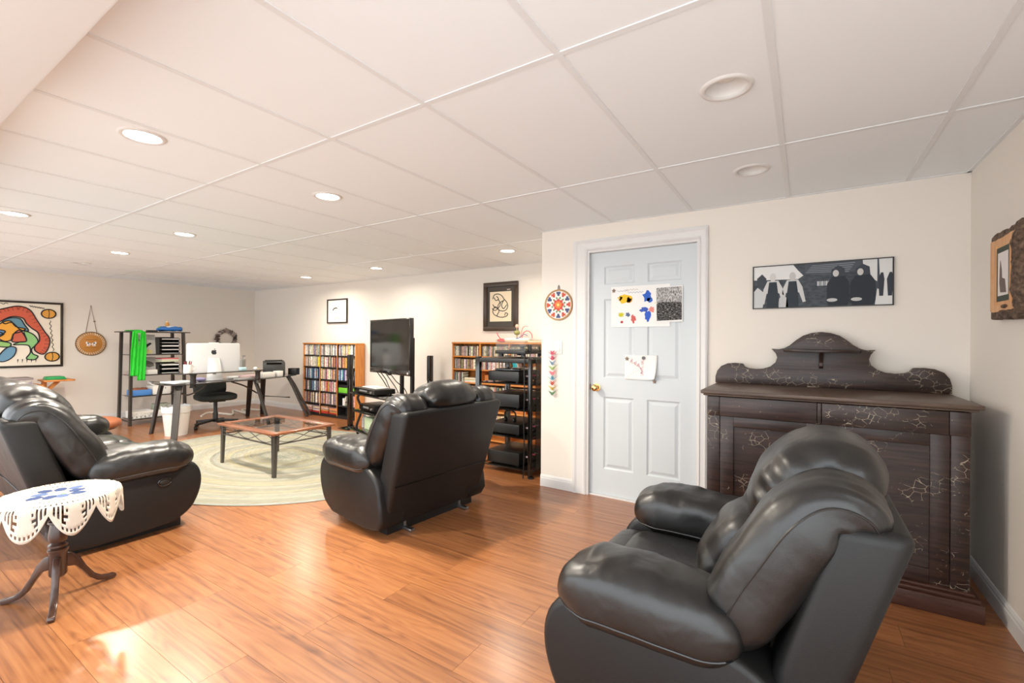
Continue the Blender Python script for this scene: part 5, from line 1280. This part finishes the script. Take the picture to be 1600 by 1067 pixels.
o = MB().tube(catmull([(-2.20, 3.655, 1.150), (-2.20, 3.648, 1.06), (-2.19, 3.642, 0.80), (-2.20, 3.645, 0.55), (-2.19, 3.642, 0.30), (-2.20, 3.642, 0.006)], 8), 0.006, 6).build('rack_cable', M['black'], smooth=True)
tag(o, 'black cable hanging down the corner post of the stereo rack', 'cable')

# ================================================================== WORK CORNER
DZt = 0.700
GM = mat('gunmetal', (0.060, 0.052, 0.046), 0.40, metal=0.5)
GL = mat('dark_desk_glass', (0.020, 0.018, 0.016), 0.08, coat=0.3)
dk_ = thing('computer_desk', 'curved black glass corner desk with sweeping gunmetal legs', 'desk', (-7.10, 3.20, 0))
def T(x, y, z=0): return Vector((x+7.10, y-3.20, z))
outl = [(-6.80, 2.56), (-6.79, 3.10), (-6.83, 3.60), (-6.95, 4.05), (-7.14, 4.42), (-7.30, 4.56), (-7.95, 4.60), (-8.05, 4.10), (-7.62, 4.02), (-7.46, 3.80), (-7.40, 3.40), (-7.40, 2.95), (-7.46, 2.58)]
P = [(p.x+7.10, p.y-3.20) for p in catmull([Vector((a, b, 0)) for a, b in outl], 4, True)]
MB().prism(P, DZt-0.012, DZt, 'XY').build('glass_top', GL, dk_, bevel=0.002)
for (x0, y0, x1, y1) in ((-6.90, 2.68, -6.735, 2.575), (-7.37, 2.67, -7.46, 2.58), (-6.99, 2.72, -6.83, 2.60), (-7.00, 3.72, -6.86, 3.86), (-7.55, 3.95, -7.86, 4.06), (-7.60, 4.18, -7.91, 4.33), (-7.24, 4.38, -7.02, 4.60), (-7.34, 4.46, -7.10, 4.72)):
    pth = catmull([T(x0, y0, DZt-0.014), T(x0+(x1-x0)*0.28, y0+(y1-y0)*0.28, 0.52), T(x0+(x1-x0)*0.62, y0+(y1-y0)*0.62, 0.27), T(x1, y1, 0.0)], 7)
    mb = MB(); n = len(pth)
    # flat tapered blade legs
    dirv = (Vector((x1-x0, y1-y0, 0))).normalized(); sd = Vector((-dirv.y, dirv.x, 0))
    V = []; F = []
    for k, p in enumerate(pth):
        w = 0.084 - 0.026*k/(n-1); d = 0.034
        V += [p+sd*w/2+dirv*d/2, p-sd*w/2+dirv*d/2, p-sd*w/2-dirv*d/2, p+sd*w/2-dirv*d/2]
    for k in range(n-1):
        for q in range(4): F.append((4*k+q, 4*k+(q+1) % 4, 4*k+4+(q+1) % 4, 4*k+4+q))
    F += [(3, 2, 1, 0), tuple(4*(n-1)+q for q in range(4))]
    mb.add(V, F).build('sweeping_leg', GM, dk_, bevel=0.004)
MB().tube(catmull([T(-6.86, 3.32, DZt-0.016), T(-6.95, 3.55, 0.60), T(-7.10, 3.80, 0.47), T(-7.45, 4.02, 0.43)], 8), 0.011, 8).build('cross_rod', GM, dk_, smooth=True)
MB().tube(catmull([T(-6.88, 2.62, 0.66), T(-6.86, 2.75, 0.55), T(-6.86, 2.90, 0.60), T(-6.85, 3.0, DZt-0.016)], 8), 0.010, 8).build('cross_rod', GM, dk_, smooth=True)
MB().tube([T(-7.20, 4.40, 0.33), T(-7.70, 4.20, 0.34)], 0.010, 8).build('cross_rod', GM, dk_)
# raised monitor shelf on posts
for y in (2.835, 3.69): MB().lathe([(0.045, 0.640), (0.036, 0.660), (0.034, 0.685)], T(-6.86, y), 18).lathe([(0.034, DZt+0.001), (0.034, 0.800), (0.046, 0.818), (0.046, 0.824)], T(-6.86, y), 18).build('shelf_post', GM, dk_, smooth=True)
P = [(p.x+7.10, p.y-3.20) for p in catmull([Vector((a, b, 0)) for a, b in ((-6.79, 2.70), (-6.77, 3.20), (-6.79, 3.72), (-6.90, 3.78), (-6.96, 3.72), (-6.95, 3.20), (-6.96, 2.70), (-6.90, 2.64))], 4, True)]
MB().prism(P, 0.824, 0.836, 'XY').build('upper_glass', GL, dk_, bevel=0.002)
MB().superell((-6.785+7.10-0.26, 2.59-3.20, DZt-0.05), (0.012, 0.006, 0.012), (1, 1), 10, 6).build('bolt', M['steel'], dk_, smooth=True)

im = thing('desktop_computer', 'silver all-in-one computer seen from behind on the glass desk', 'computer', (-7.12, 3.205, DZt+0.0015), math.radians(72))
# local: back of the screen faces -Y
MB().box(-0.10, 0.10, -0.095, 0.095, 0, 0.008).build('stand_foot', M['alu'], im, bevel=0.003)
MB().prism([(-0.100, 0.0), (0.100, 0.0), (0.066, 0.315), (-0.066, 0.315)], -0.100, -0.090, 'XZ').xf(lambda v: Vector((v.x, v.y + 0.060*v.z/0.315, v.z+0.006))).build('stand_neck', M['alu'], im, bevel=0.003)
MB().superell((0, 0.012, 0.325), (0.325, 0.026, 0.2075), (0.12, 0.10), 48, 24).xf(lambda v: v).build('rear_shell', M['alu'], im, smooth=True)
MB().box(-0.325, 0.325, 0.008, 0.026, 0.115, 0.5325).build('display', M['black'], im, bevel=0.004)
MB().lathe([(0.001, -0.0015), (0.024, -0.0015), (0.024, 0)], (0, -0.083, 0.085), 20, 'Y').build('cable_hole', M['grey'], im)
# fruit-shaped emblem on the back
ap = [(0.0, -0.034), (0.012, -0.038), (0.024, -0.030), (0.033, -0.010), (0.026, -0.004), (0.023, 0.006), (0.030, 0.018), (0.020, 0.027), (0.008, 0.026), (0.0, 0.022), (-0.010, 0.027), (-0.022, 0.024), (-0.032, 0.010), (-0.032, -0.008), (-0.022, -0.030), (-0.010, -0.038)]
em = MB().prism([(a*1.0, 0.405+b) for a, b in ap], -0.0152, -0.0128, 'XZ').prism([(0.0, 0.435), (0.012, 0.440), (0.015, 0.454), (0.003, 0.448)], -0.0152, -0.0128, 'XZ').build('emblem', M['ink'], im)
cam_ = MB().box(-0.06, 0.06, 0.002, 0.03, 0.531, 0.542).build('webcam', M['alu'], im, bevel=0.003)

ch = thing('office_chair', 'black fabric swivel chair tucked under the glass desk', 'chair', (-7.30, 3.31, 0), math.radians(-100))
fab = mat('black_green_fabric', (0.016, 0.018, 0.015), 0.85, bump=(300, 0.3, 0.002))
MB().superell((0, 0, 0.445), (0.25, 0.25, 0.055), (0.45, 0.5), 36, 14).build('seat', fab, ch, smooth=True)
MB().superell((0, -0.285, 0.570), (0.215, 0.045, 0.120), (0.45, 0.45), 32, 14, rot=Matrix.Rotation(math.radians(8), 3, 'X')).build('backrest', fab, ch, smooth=True)
MB().tube(catmull([(0, -0.05, 0.385), (0, -0.27, 0.385), (0, -0.335, 0.44), (0, -0.325, 0.56)], 6), 0.022, 8).build('back_bracket', M['black'], ch, smooth=True)
MB().box(-0.10, 0.10, -0.12, 0.12, 0.375, 0.398).build('seat_plate', M['black'], ch, bevel=0.004)
MB().lathe([(0.034, 0.075), (0.034, 0.21), (0.026, 0.22), (0.026, 0.38)], n=16).build('gas_column', M['black'], ch, smooth=True)
for k in range(5):
    a = 2*PI*k/5+0.35
    lg = MB().bar((0.02*math.cos(a), 0.02*math.sin(a), 0.105), (0.29*math.cos(a), 0.29*math.sin(a), 0.075), 0.045, 0.030).build('base_arm', M['black'], ch, bevel=0.006)
    cxx, cyy = 0.285*math.cos(a), 0.285*math.sin(a)
    MB().cyl((cxx, cyy, 0.045), (cxx, cyy, 0.075), 0.010, n=8).cyl((cxx-0.018, cyy, 0.027), (cxx+0.018, cyy, 0.027), 0.0265, n=14).build('caster', M['black'], lg)

bn = thing('waste_bin', 'tall white plastic waste bin with a liner under the desk end', 'bin', (-7.120, 2.745, 0))
MB().lathe([(0.001, 0.0), (0.125, 0.0), (0.165, 0.385), (0.160, 0.386), (0.122, 0.012), (0.001, 0.011)], n=36).build('bin_body', M['white'], bn, smooth=True)
rb = random.Random(4)
ring1 = [[(r*math.cos(2*PI*k/40), r*math.sin(2*PI*k/40), z+rb.uniform(-0.010, 0.008)) for k in range(40)] for r, z in ((0.152, 0.33), (0.163, 0.393), (0.1705, 0.388), (0.166, 0.31))]
V = sum(ring1, []); F = [(i*40+k, i*40+(k+1) % 40, (i+1)*40+(k+1) % 40, (i+1)*40+k) for i in range(3) for k in range(40)]
MB().add(V, F).build('liner', mat('bin_liner', (0.80, 0.79, 0.77), 0.35), bn, smooth=True)

pr_ = thing('printer', 'black desktop printer at the corner end of the glass desk', 'printer', (-7.40, 4.245, DZt+0.0015), math.radians(62))
MB().prism([(-0.165, 0), (0.165, 0), (0.165, 0.17), (0.12, 0.235), (-0.165, 0.215)], -0.16, 0.16, 'YZ').build('body', mat('charcoal_plastic', (0.045, 0.044, 0.043), 0.45), pr_, bevel=0.01)
MB().box(-0.13, 0.13, 0.02, 0.16, 0.225, 0.245).build('lid', M['black'], pr_, bevel=0.004)
MB().obox((0, -0.185, 0.20), (0.22, 0.08, 0.012), Matrix.Rotation(math.radians(-32), 3, 'X')).build('output_tray', M['black'], pr_)
def desk_item(mb, nm, m_, label, cat, x, y, z=DZt, rz=0.0, bevel=0.002, smooth=False):
    o = mb.build(nm, m_, bevel=0.0 if smooth else bevel, smooth=smooth); o.location = (x, y, z+0.0018); o.rotation_euler = (0, 0, rz); return tag(o, label, cat)
desk_item(MB().box(-0.07, 0.07, -0.055, 0.055, 0, 0.11), 'small_speaker', M['black'], 'small black speaker right of the printer', 'speaker', -7.22, 4.485, rz=0.5)
desk_item(MB().box(-0.06, 0.06, -0.13, 0.13, 0, 0.075), 'white_carton', M['white'], 'small white carton in front of the printer', 'box', -7.08, 3.93, rz=0.3)
desk_item(MB().box(-0.05, 0.05, -0.05, 0.05, 0, 0.085), 'white_carton', M['white'], 'second white carton, taller, beside the printer', 'box', -7.12, 4.155, rz=0.2)
desk_item(MB().box(-0.03, 0.03, -0.035, 0.035, 0, 0.12), 'cream_box', flat((206, 190, 160)), 'narrow cream box standing left of the printer', 'box', -7.44, 3.99, rz=0.1)
desk_item(MB().box(-0.17, 0.17, -0.15, 0.15, 0, 0.014), 'paper_stack', M['paper'], 'stack of white paper on the near left end of the desk', 'paper', -7.10, 2.770, rz=0.1)
desk_item(MB().superell((0, 0, 0.028), (0.06, 0.09, 0.028), (0.7, 0.7), 16, 8), 'lilac_cloth', flat((150, 146, 186)), 'crumpled lilac cloth left of the computer on the desk', 'cloth', -7.05, 2.975, smooth=True)
desk_item(MB().superell((0, 0, 0.030), (0.07, 0.13, 0.030), (0.7, 0.7), 16, 8), 'pink_cloth', flat((196, 170, 170)), 'crumpled pink cloth at the right end under the raised shelf', 'cloth', -7.08, 3.66, smooth=True)
desk_item(MB().superell((0, 0, 0.020), (0.05, 0.09, 0.020), (0.7, 0.7), 16, 8), 'tissue', M['paper'], 'crumpled white tissue right of the computer foot', 'tissue', -7.20, 3.50, smooth=True)
desk_item(MB().box(-0.05, 0.05, -0.12, 0.12, 0, 0.018), 'keyboard', M['white'], 'flat white keyboard under the raised glass shelf', 'keyboard', -6.98, 3.55, rz=0.1)
cup = thing('pen_mug', 'white mug holding dark red pens on the raised glass shelf', 'mug', (-6.865, 2.775, 0.8375))
MB().lathe([(0.001, 0), (0.048, 0), (0.052, 0.01), (0.050, 0.115), (0.046, 0.115), (0.046, 0.012), (0.001, 0.012)], n=24).build('mug_body', M['white'], cup, smooth=True)
MB().tube(catmull([(0, 0.048, 0.095), (0, 0.080, 0.085), (0, 0.082, 0.045), (0, 0.050, 0.030)], 6), 0.007, 8).build('handle', M['white'], cup, smooth=True)
for k in range(6): MB().cyl((0.015*math.cos(k), 0.015*math.sin(k), 0.02), (0.04*math.cos(k*1.1), 0.04*math.sin(k*1.1), 0.15+0.006*(k % 3)), 0.005, n=6).build('pen', flat(((150, 40, 54), (130, 36, 60), (60, 40, 44))[k % 3]), cup)
pb = thing('pump_bottle', 'grey pump bottle with pale blue base on the raised glass shelf', 'bottle', (-6.865, 3.475, 0.8375))
MB().superell((0, 0, 0.085), (0.028, 0.032, 0.085), (0.35, 0.22), 20, 14).build('bottle_body', flat((120, 118, 112), 0.3), pb, smooth=True)
MB().superell((0, 0, 0.025), (0.033, 0.045, 0.025), (0.35, 0.3), 20, 10).build('base_band', flat((176, 206, 214), 0.4), pb, smooth=True)
MB().cyl((0, 0, 0.165), (0, 0, 0.205), 0.008, n=10).box(-0.012, 0.012, -0.010, 0.032, 0.203, 0.216).build('pump', M['grey'], pb)
o = MB().superell((0, 0, 0.022), (0.025, 0.025, 0.022), (0.9, 0.9), 12, 8).build('tissue_ball', M['paper'], smooth=True); o.location = (-6.865, 3.655, 0.8375); tag(o, 'small white tissue ball at the right end of the raised glass shelf', 'tissue')

# ---- metal shelving unit by the far left wall
eg = thing('shelving_unit', 'narrow dark metal shelving unit with smoked glass shelves by the far wall', 'shelf', (-8.58, 2.995, 0))
EX0, EX1, EY0, EY1 = -0.215, 0.215, -0.365, 0.350
for sx, sy in ((-1, -1), (1, -1), (-1, 1), (1, 1)):
    x = EX0 if sx < 0 else EX1; y = EY0 if sy < 0 else EY1
    MB().bar((x, y, 0), (x - sx*0.015, y - sy*0.025, 1.385), 0.050, 0.034, Vector((0, 1, 0))).build('post', GM, eg)
for sy in (EY0, EY1):
    MB().box(EX0, EX1, sy-0.010, sy+0.010, 0.055, 0.080).build('side_rail', GM, eg)
MB().box(EX0-0.03, EX1+0.03, EY0-0.05, EY1+0.06, 1.385, 1.400).build('top_shelf', GM, eg, bevel=0.003)
for z in (1.052, 0.745, 0.430, 0.090): MB().box(EX0+0.020, EX1-0.018, EY0+0.034, EY1-0.034, z-0.010, z).build('glass_shelf', GL, eg, bevel=0.002); MB().box(EX1-0.016, EX1-0.002, EY0+0.03, EY1-0.03, z-0.012, z+0.002).build('front_rail', GM, eg)
def eg_at(x, y, z): return (-8.58+x, 2.995+y, z+0.0018)
sf = thing('green_scarf', 'bright green scarf draped over the corner of the metal shelving', 'scarf', eg_at(0.27, -0.28, 1.40))
for nm, y0, w, zb, xx in (('scarf_end', -0.040, 0.100, -0.66, 0.0), ('scarf_end', 0.045, 0.095, -0.73, 0.018)):
    V = []; nn = 14; m_ = 30
    for j in range(m_+1):
        z = zb*j/m_
        wd = w*(0.55+0.45*min(1, j/12))
        for i in range(nn+1):
            u = i/nn-0.5
            V.append((xx+0.012*math.sin(u*13+j*0.12), y0-0.012*j/m_+u*wd, z))
    F = [(j*(nn+1)+i, j*(nn+1)+i+1, (j+1)*(nn+1)+i+1, (j+1)*(nn+1)+i) for j in range(m_) for i in range(nn)]
    e2 = MB().add(V, F).build(nm, flat((38, 190, 46), 0.8), sf, smooth=True)
    md = e2.modifiers.new('thick', 'SOLIDIFY'); md.thickness = 0.008
MB().roll([(-0.28, -0.035, 0.010), (-0.10, 0.0, 0.012), (-0.01, 0.0, 0.010), (0.012, 0.0, -0.03)], 0.055, 0.009, 0.8, 16, side=Vector((0, 1, 0))).build('scarf_fold', flat((38, 190, 46), 0.8), sf, smooth=True)
def trays(nm, label, y, z, n, h, w):
    t = thing(nm, label, 'paper tray', eg_at(0.02, y, z))
    for k in range(n):
        zz = k*h/n
        MB().box(-0.15, 0.15, -w/2, w/2, zz, zz+0.006).box(-0.15, 0.15, -w/2, -w/2+0.006, zz, zz+0.026).box(-0.15, 0.15, w/2-0.006, w/2, zz, zz+0.026).build('tray', M['black'], t)
        MB().box(-0.13, 0.152, -w/2+0.010, w/2-0.010, zz+0.008, zz+0.008+0.006+0.012*((k*7) % 3)/2).build('papers', M['paper'], t)
    MB().box(-0.156, -0.151, -w/2, w/2, 0, h-0.01).build('back_plate', M['black'], t)
    for sy in (-1, 1): MB().box(-0.15, 0.10, sy*(w/2+0.004)-0.003, sy*(w/2+0.004)+0.003, 0, h-0.02).build('side_plate', M['black'], t)
    for sy in (-1, 1): MB().box(-0.15, -0.13, sy*(w/2-0.003)-0.003, sy*(w/2-0.003)+0.003, 0, h-0.02).build('riser', M['black'], t)
    return t
trays('paper_tray_stack', 'tall stack of dark paper trays on the upper metal shelf', 0.165, 1.052, 5, 0.275, 0.25)
trays('paper_tray_stack', 'shorter stack of dark paper trays on the second metal shelf', 0.165, 0.745, 3, 0.18, 0.25)
for k, (rgb, lab) in enumerate((((206, 214, 176), 'pale green magazine in the pile on the lower tray stack'), ((226, 220, 206), 'cream magazine in the pile on the lower tray stack'), ((214, 120, 120), 'red magazine on top of the pile on the lower tray stack'))):
    o = MB().box(-0.13, 0.14, -0.11, 0.115, 0, 0.018).build('magazine', flat(rgb), bevel=0.002); o.location = eg_at(0.02+0.006*k, 0.16, 0.745+0.185+k*0.020); tag(o, lab, 'magazine', 'magazines on the tray stack')
lp = thing('leaning_poster', 'pale picture board with black brush marks leaning on the upper metal shelf', 'picture', eg_at(0.02, -0.125, 1.052))
lp.rotation_euler = (0, math.radians(-8), 0)
MB().box(0, 0.008, -0.145, 0.145, 0, 0.305).build('board', flat((206, 200, 192)), lp)
MB().prism([(-0.10, 0.05), (-0.05, 0.06), (0.02, 0.08), (0.05, 0.12), (0.10, 0.16), (0.08, 0.18), (0.03, 0.15), (0.02, 0.18), (-0.03, 0.17), (-0.02, 0.12), (-0.08, 0.10)], 0.008, 0.0095, 'YZ').build('brush_mark', M['ink'], lp)
MB().tube(catmull([(0.0095, -0.12, 0.12), (0.0095, -0.11, 0.21), (0.0095, -0.06, 0.22), (0.0095, -0.04, 0.16)], 6), 0.006, 5).build('brush_line', flat((60, 40, 44)), lp)
MB().prism([(0.02, 0.01), (0.10, 0.01), (0.10, 0.06), (0.04, 0.07)], 0.008, 0.0092, 'YZ').build('yellow_patch', flat((216, 206, 140)), lp)
lp2 = thing('grey_photo', 'grey photo board leaning on the second metal shelf beside the trays', 'picture', eg_at(0.0, -0.10, 0.745))
lp2.rotation_euler = (0, math.radians(-7), 0)
MB().box(0, 0.008, -0.16, 0.13, 0, 0.26).build('board', flat((196, 190, 182)), lp2)
MB().prism([(-0.02, 0.12), (0.05, 0.10), (0.11, 0.12), (0.10, 0.17), (0.02, 0.21), (-0.04, 0.20)], 0.008, 0.0092, 'YZ').build('dark_patch', flat((112, 106, 96)), lp2)
desk_item(MB().box(-0.02, 0.02, -0.15, 0.10, 0, 0.07), 'white_folder', M['white'], 'low white folder in front of the grey photo board', 'folder', -8.58+0.13, 2.995-0.10, 0.745)
bb = thing('blue_basin', 'blue crumpled bag with a small figure on top of the metal shelving', 'bag', eg_at(0.06, 0.19, 1.412))
MB().superell((0, 0, 0.034), (0.11, 0.17, 0.034), (0.7, 0.6), 28, 10, fn=lambda p: p + Vector((0, 0, 0.022*noise.noise(p*22)))).build('bag', flat((44, 110, 186), 0.4), bb, smooth=True)
MB().superell((0.02, 0.02, 0.062), (0.05, 0.09, 0.022), (0.8, 0.8), 16, 8).build('white_wrap', flat((214, 214, 216)), bb, smooth=True)
MB().superell((0.02, -0.04, 0.105), (0.028, 0.030, 0.030), (0.9, 0.9), 14, 8).build('figure', flat((206, 150, 80)), bb, smooth=True)
MB().superell((0.02, -0.04, 0.145), (0.018, 0.018, 0.018), (1, 1), 12, 8).build('figure_head', flat((232, 200, 150)), bb, smooth=True)
MB().superell((0.04, -0.14, 0.050), (0.02, 0.025, 0.020), (0.8, 0.8), 12, 8).build('green_item', flat((90, 160, 90)), bb, smooth=True)
desk_item(MB().box(-0.05, 0.05, -0.06, 0.06, 0, 0.022), 'dark_pouch', M['black'], 'flat dark pouch in the middle of the metal shelving top', 'pouch', -8.58+0.06, 2.995-0.045, 1.400)
o = thing('blue_tub', 'blue tub of small things on the third metal shelf', 'tub', eg_at(0.06, -0.20, 0.430))
MB().box(-0.10, 0.10, -0.125, 0.125, 0, 0.085).build('tub', flat((80, 136, 206), 0.5), o, bevel=0.008)
MB().superell((0, 0, 0.088), (0.08, 0.10, 0.022), (0.7, 0.7), 14, 8, fn=lambda p: p+Vector((0, 0, 0.02*noise.noise(p*40)))).build('contents', flat((150, 96, 70)), o, smooth=True)
o = thing('white_drawer_box', 'white box with a white device lying on it, third metal shelf', 'box', eg_at(0.04, 0.055, 0.430))
MB().box(-0.12, 0.12, -0.115, 0.115, 0, 0.135).build('box', M['white'], o, bevel=0.004)
MB().obox((0.0, -0.02, 0.160), (0.19, 0.19, 0.028), Matrix.Rotation(math.radians(-7), 3, 'X') @ Matrix.Rotation(math.radians(9), 3, 'Y')).build('device', M['white'], o, bevel=0.004)
MB().obox((0.0, -0.02, 0.1755), (0.13, 0.11, 0.004), Matrix.Rotation(math.radians(-7), 3, 'X') @ Matrix.Rotation(math.radians(9), 3, 'Y')).build('device_screen', flat((96, 96, 100), 0.3), o)
o = thing('plastic_basket', 'white slotted plastic basket on the bottom metal shelf', 'basket', eg_at(0.04, -0.185, 0.090))
bx_ = MB().box(-0.12, 0.12, -0.135, 0.135, 0, 0.006)
for a in range(6): bx_.box(0.112, 0.12, -0.135+a*0.052, -0.135+a*0.052+0.012, 0.006, 0.075)
bx_.box(0.112, 0.12, -0.135, 0.135, 0.070, 0.105).box(0.112, 0.12, -0.135, 0.135, 0.006, 0.030).box(-0.12, -0.112, -0.135, 0.135, 0.006, 0.105).box(-0.112, 0.112, -0.135, -0.127, 0.006, 0.105).box(-0.112, 0.112, 0.127, 0.135, 0.006, 0.105)
bx_.build('basket_body', M['white'], o)
desk_item(MB().box(-0.11, 0.11, -0.10, 0.10, 0, 0.095), 'white_tub', M['white'], 'white tub beside the slotted basket on the bottom metal shelf', 'box', -8.58+0.05, 2.995+0.07, 0.090)
desk_item(MB().box(-0.08, 0.08, -0.10, 0.10, 0, 0.085), 'grey_game_box', flat((150, 156, 140)), 'grey-green box on top of the white tub, bottom metal shelf', 'box', -8.58+0.05, 2.995+0.08, 0.188)

# ---- wooden stand and things by the left wall
ws = thing('wooden_stand', 'honey wood stand with two stepped tops behind the sofa', 'table', (-8.90, 1.60, 0))
HO = M['oak']
MB().box(-0.17, 0.17, 0.205, 0.525, 0.688, 0.712).build('upper_top', M['oakx'], ws, bevel=0.008)
MB().box(-0.20, 0.20, -0.62, 0.200, 0.632, 0.656).build('lower_top', M['oakx'], ws, bevel=0.006)
MB().box(-0.03, 0.03, 0.215, 0.262, 0.0, 0.688).build('post', HO, ws, bevel=0.003)
MB().box(-0.03, 0.03, -0.60, -0.555, 0.0, 0.632).build('post', HO, ws, bevel=0.003)
MB().bar((0, 0.255, 0.545), (0, 0.385, 0.690), 0.045, 0.03, Vector((1, 0, 0))).build('brace', HO, ws)
MB().box(-0.02, 0.02, -0.555, 0.215, 0.540, 0.600).build('apron', HO, ws, bevel=0.003)
desk_item(MB().prism([(-0.105, 0), (0.105, 0), (0.080, 0.040), (-0.085, 0.040)], -0.10, 0.10, 'YZ'), 'green_tray', flat((20, 150, 80), 0.5), 'green folded tray on the upper top of the wooden stand', 'tray', -8.90, 1.945, 0.712)
pz = thing('puzzle_box', 'long flat box with grey lid and printed sides on the wooden stand', 'box', (-8.90, 1.475, 0.6575))
MB().box(-0.16, 0.16, -0.26, 0.22, 0, 0.072).build('box_body', mat('printed_side', srgb(190, 184, 176), 0.6, var=((16, 30, 40), srgb(130, 120, 150), 0.42, 0.60)), pz)
MB().box(-0.165, 0.165, -0.27, 0.230, 0.073, 0.100).build('box_lid', flat((146, 136, 136)), pz, bevel=0.003)
fs = thing('footstool', 'round tan leather footstool beyond the sofa', 'footstool', (-6.95, 1.80, 0))
TN = leather_mat('tan_leather', srgb(150, 88, 56), 0.5, 0.05)
MB().superell((0, 0, 0.305), (0.29, 0.29, 0.060), (0.85, 0.6), 40, 14).build('cushion', TN, fs, smooth=True)
MB().lathe([(0.25, 0.235), (0.262, 0.255), (0.255, 0.275)], n=36).build('seat_frame', M['darkwood'], fs, smooth=True)
for k in range(4):
    a = 2*PI*k/4+0.5; MB().cyl((0.20*math.cos(a), 0.20*math.sin(a), 0.24), (0.24*math.cos(a), 0.24*math.sin(a), 0), 0.020, 0.012, 10).build('leg', M['darkwood'], fs)
o = MB().tube(catmull([(-8.30, 3.55, 0.03), (-8.45, 3.75, 0.05), (-8.15, 3.95, 0.02), (-8.40, 4.1, 0.045), (-8.05, 4.15, 0.02), (-8.5, 4.3, 0.03), (-8.2, 4.5, 0.02)], 8), 0.016, 6).build('cable_bundle', flat((206, 200, 190)), smooth=True)
tag(o, 'tangled pale cables on the floor behind the office chair', 'cable')
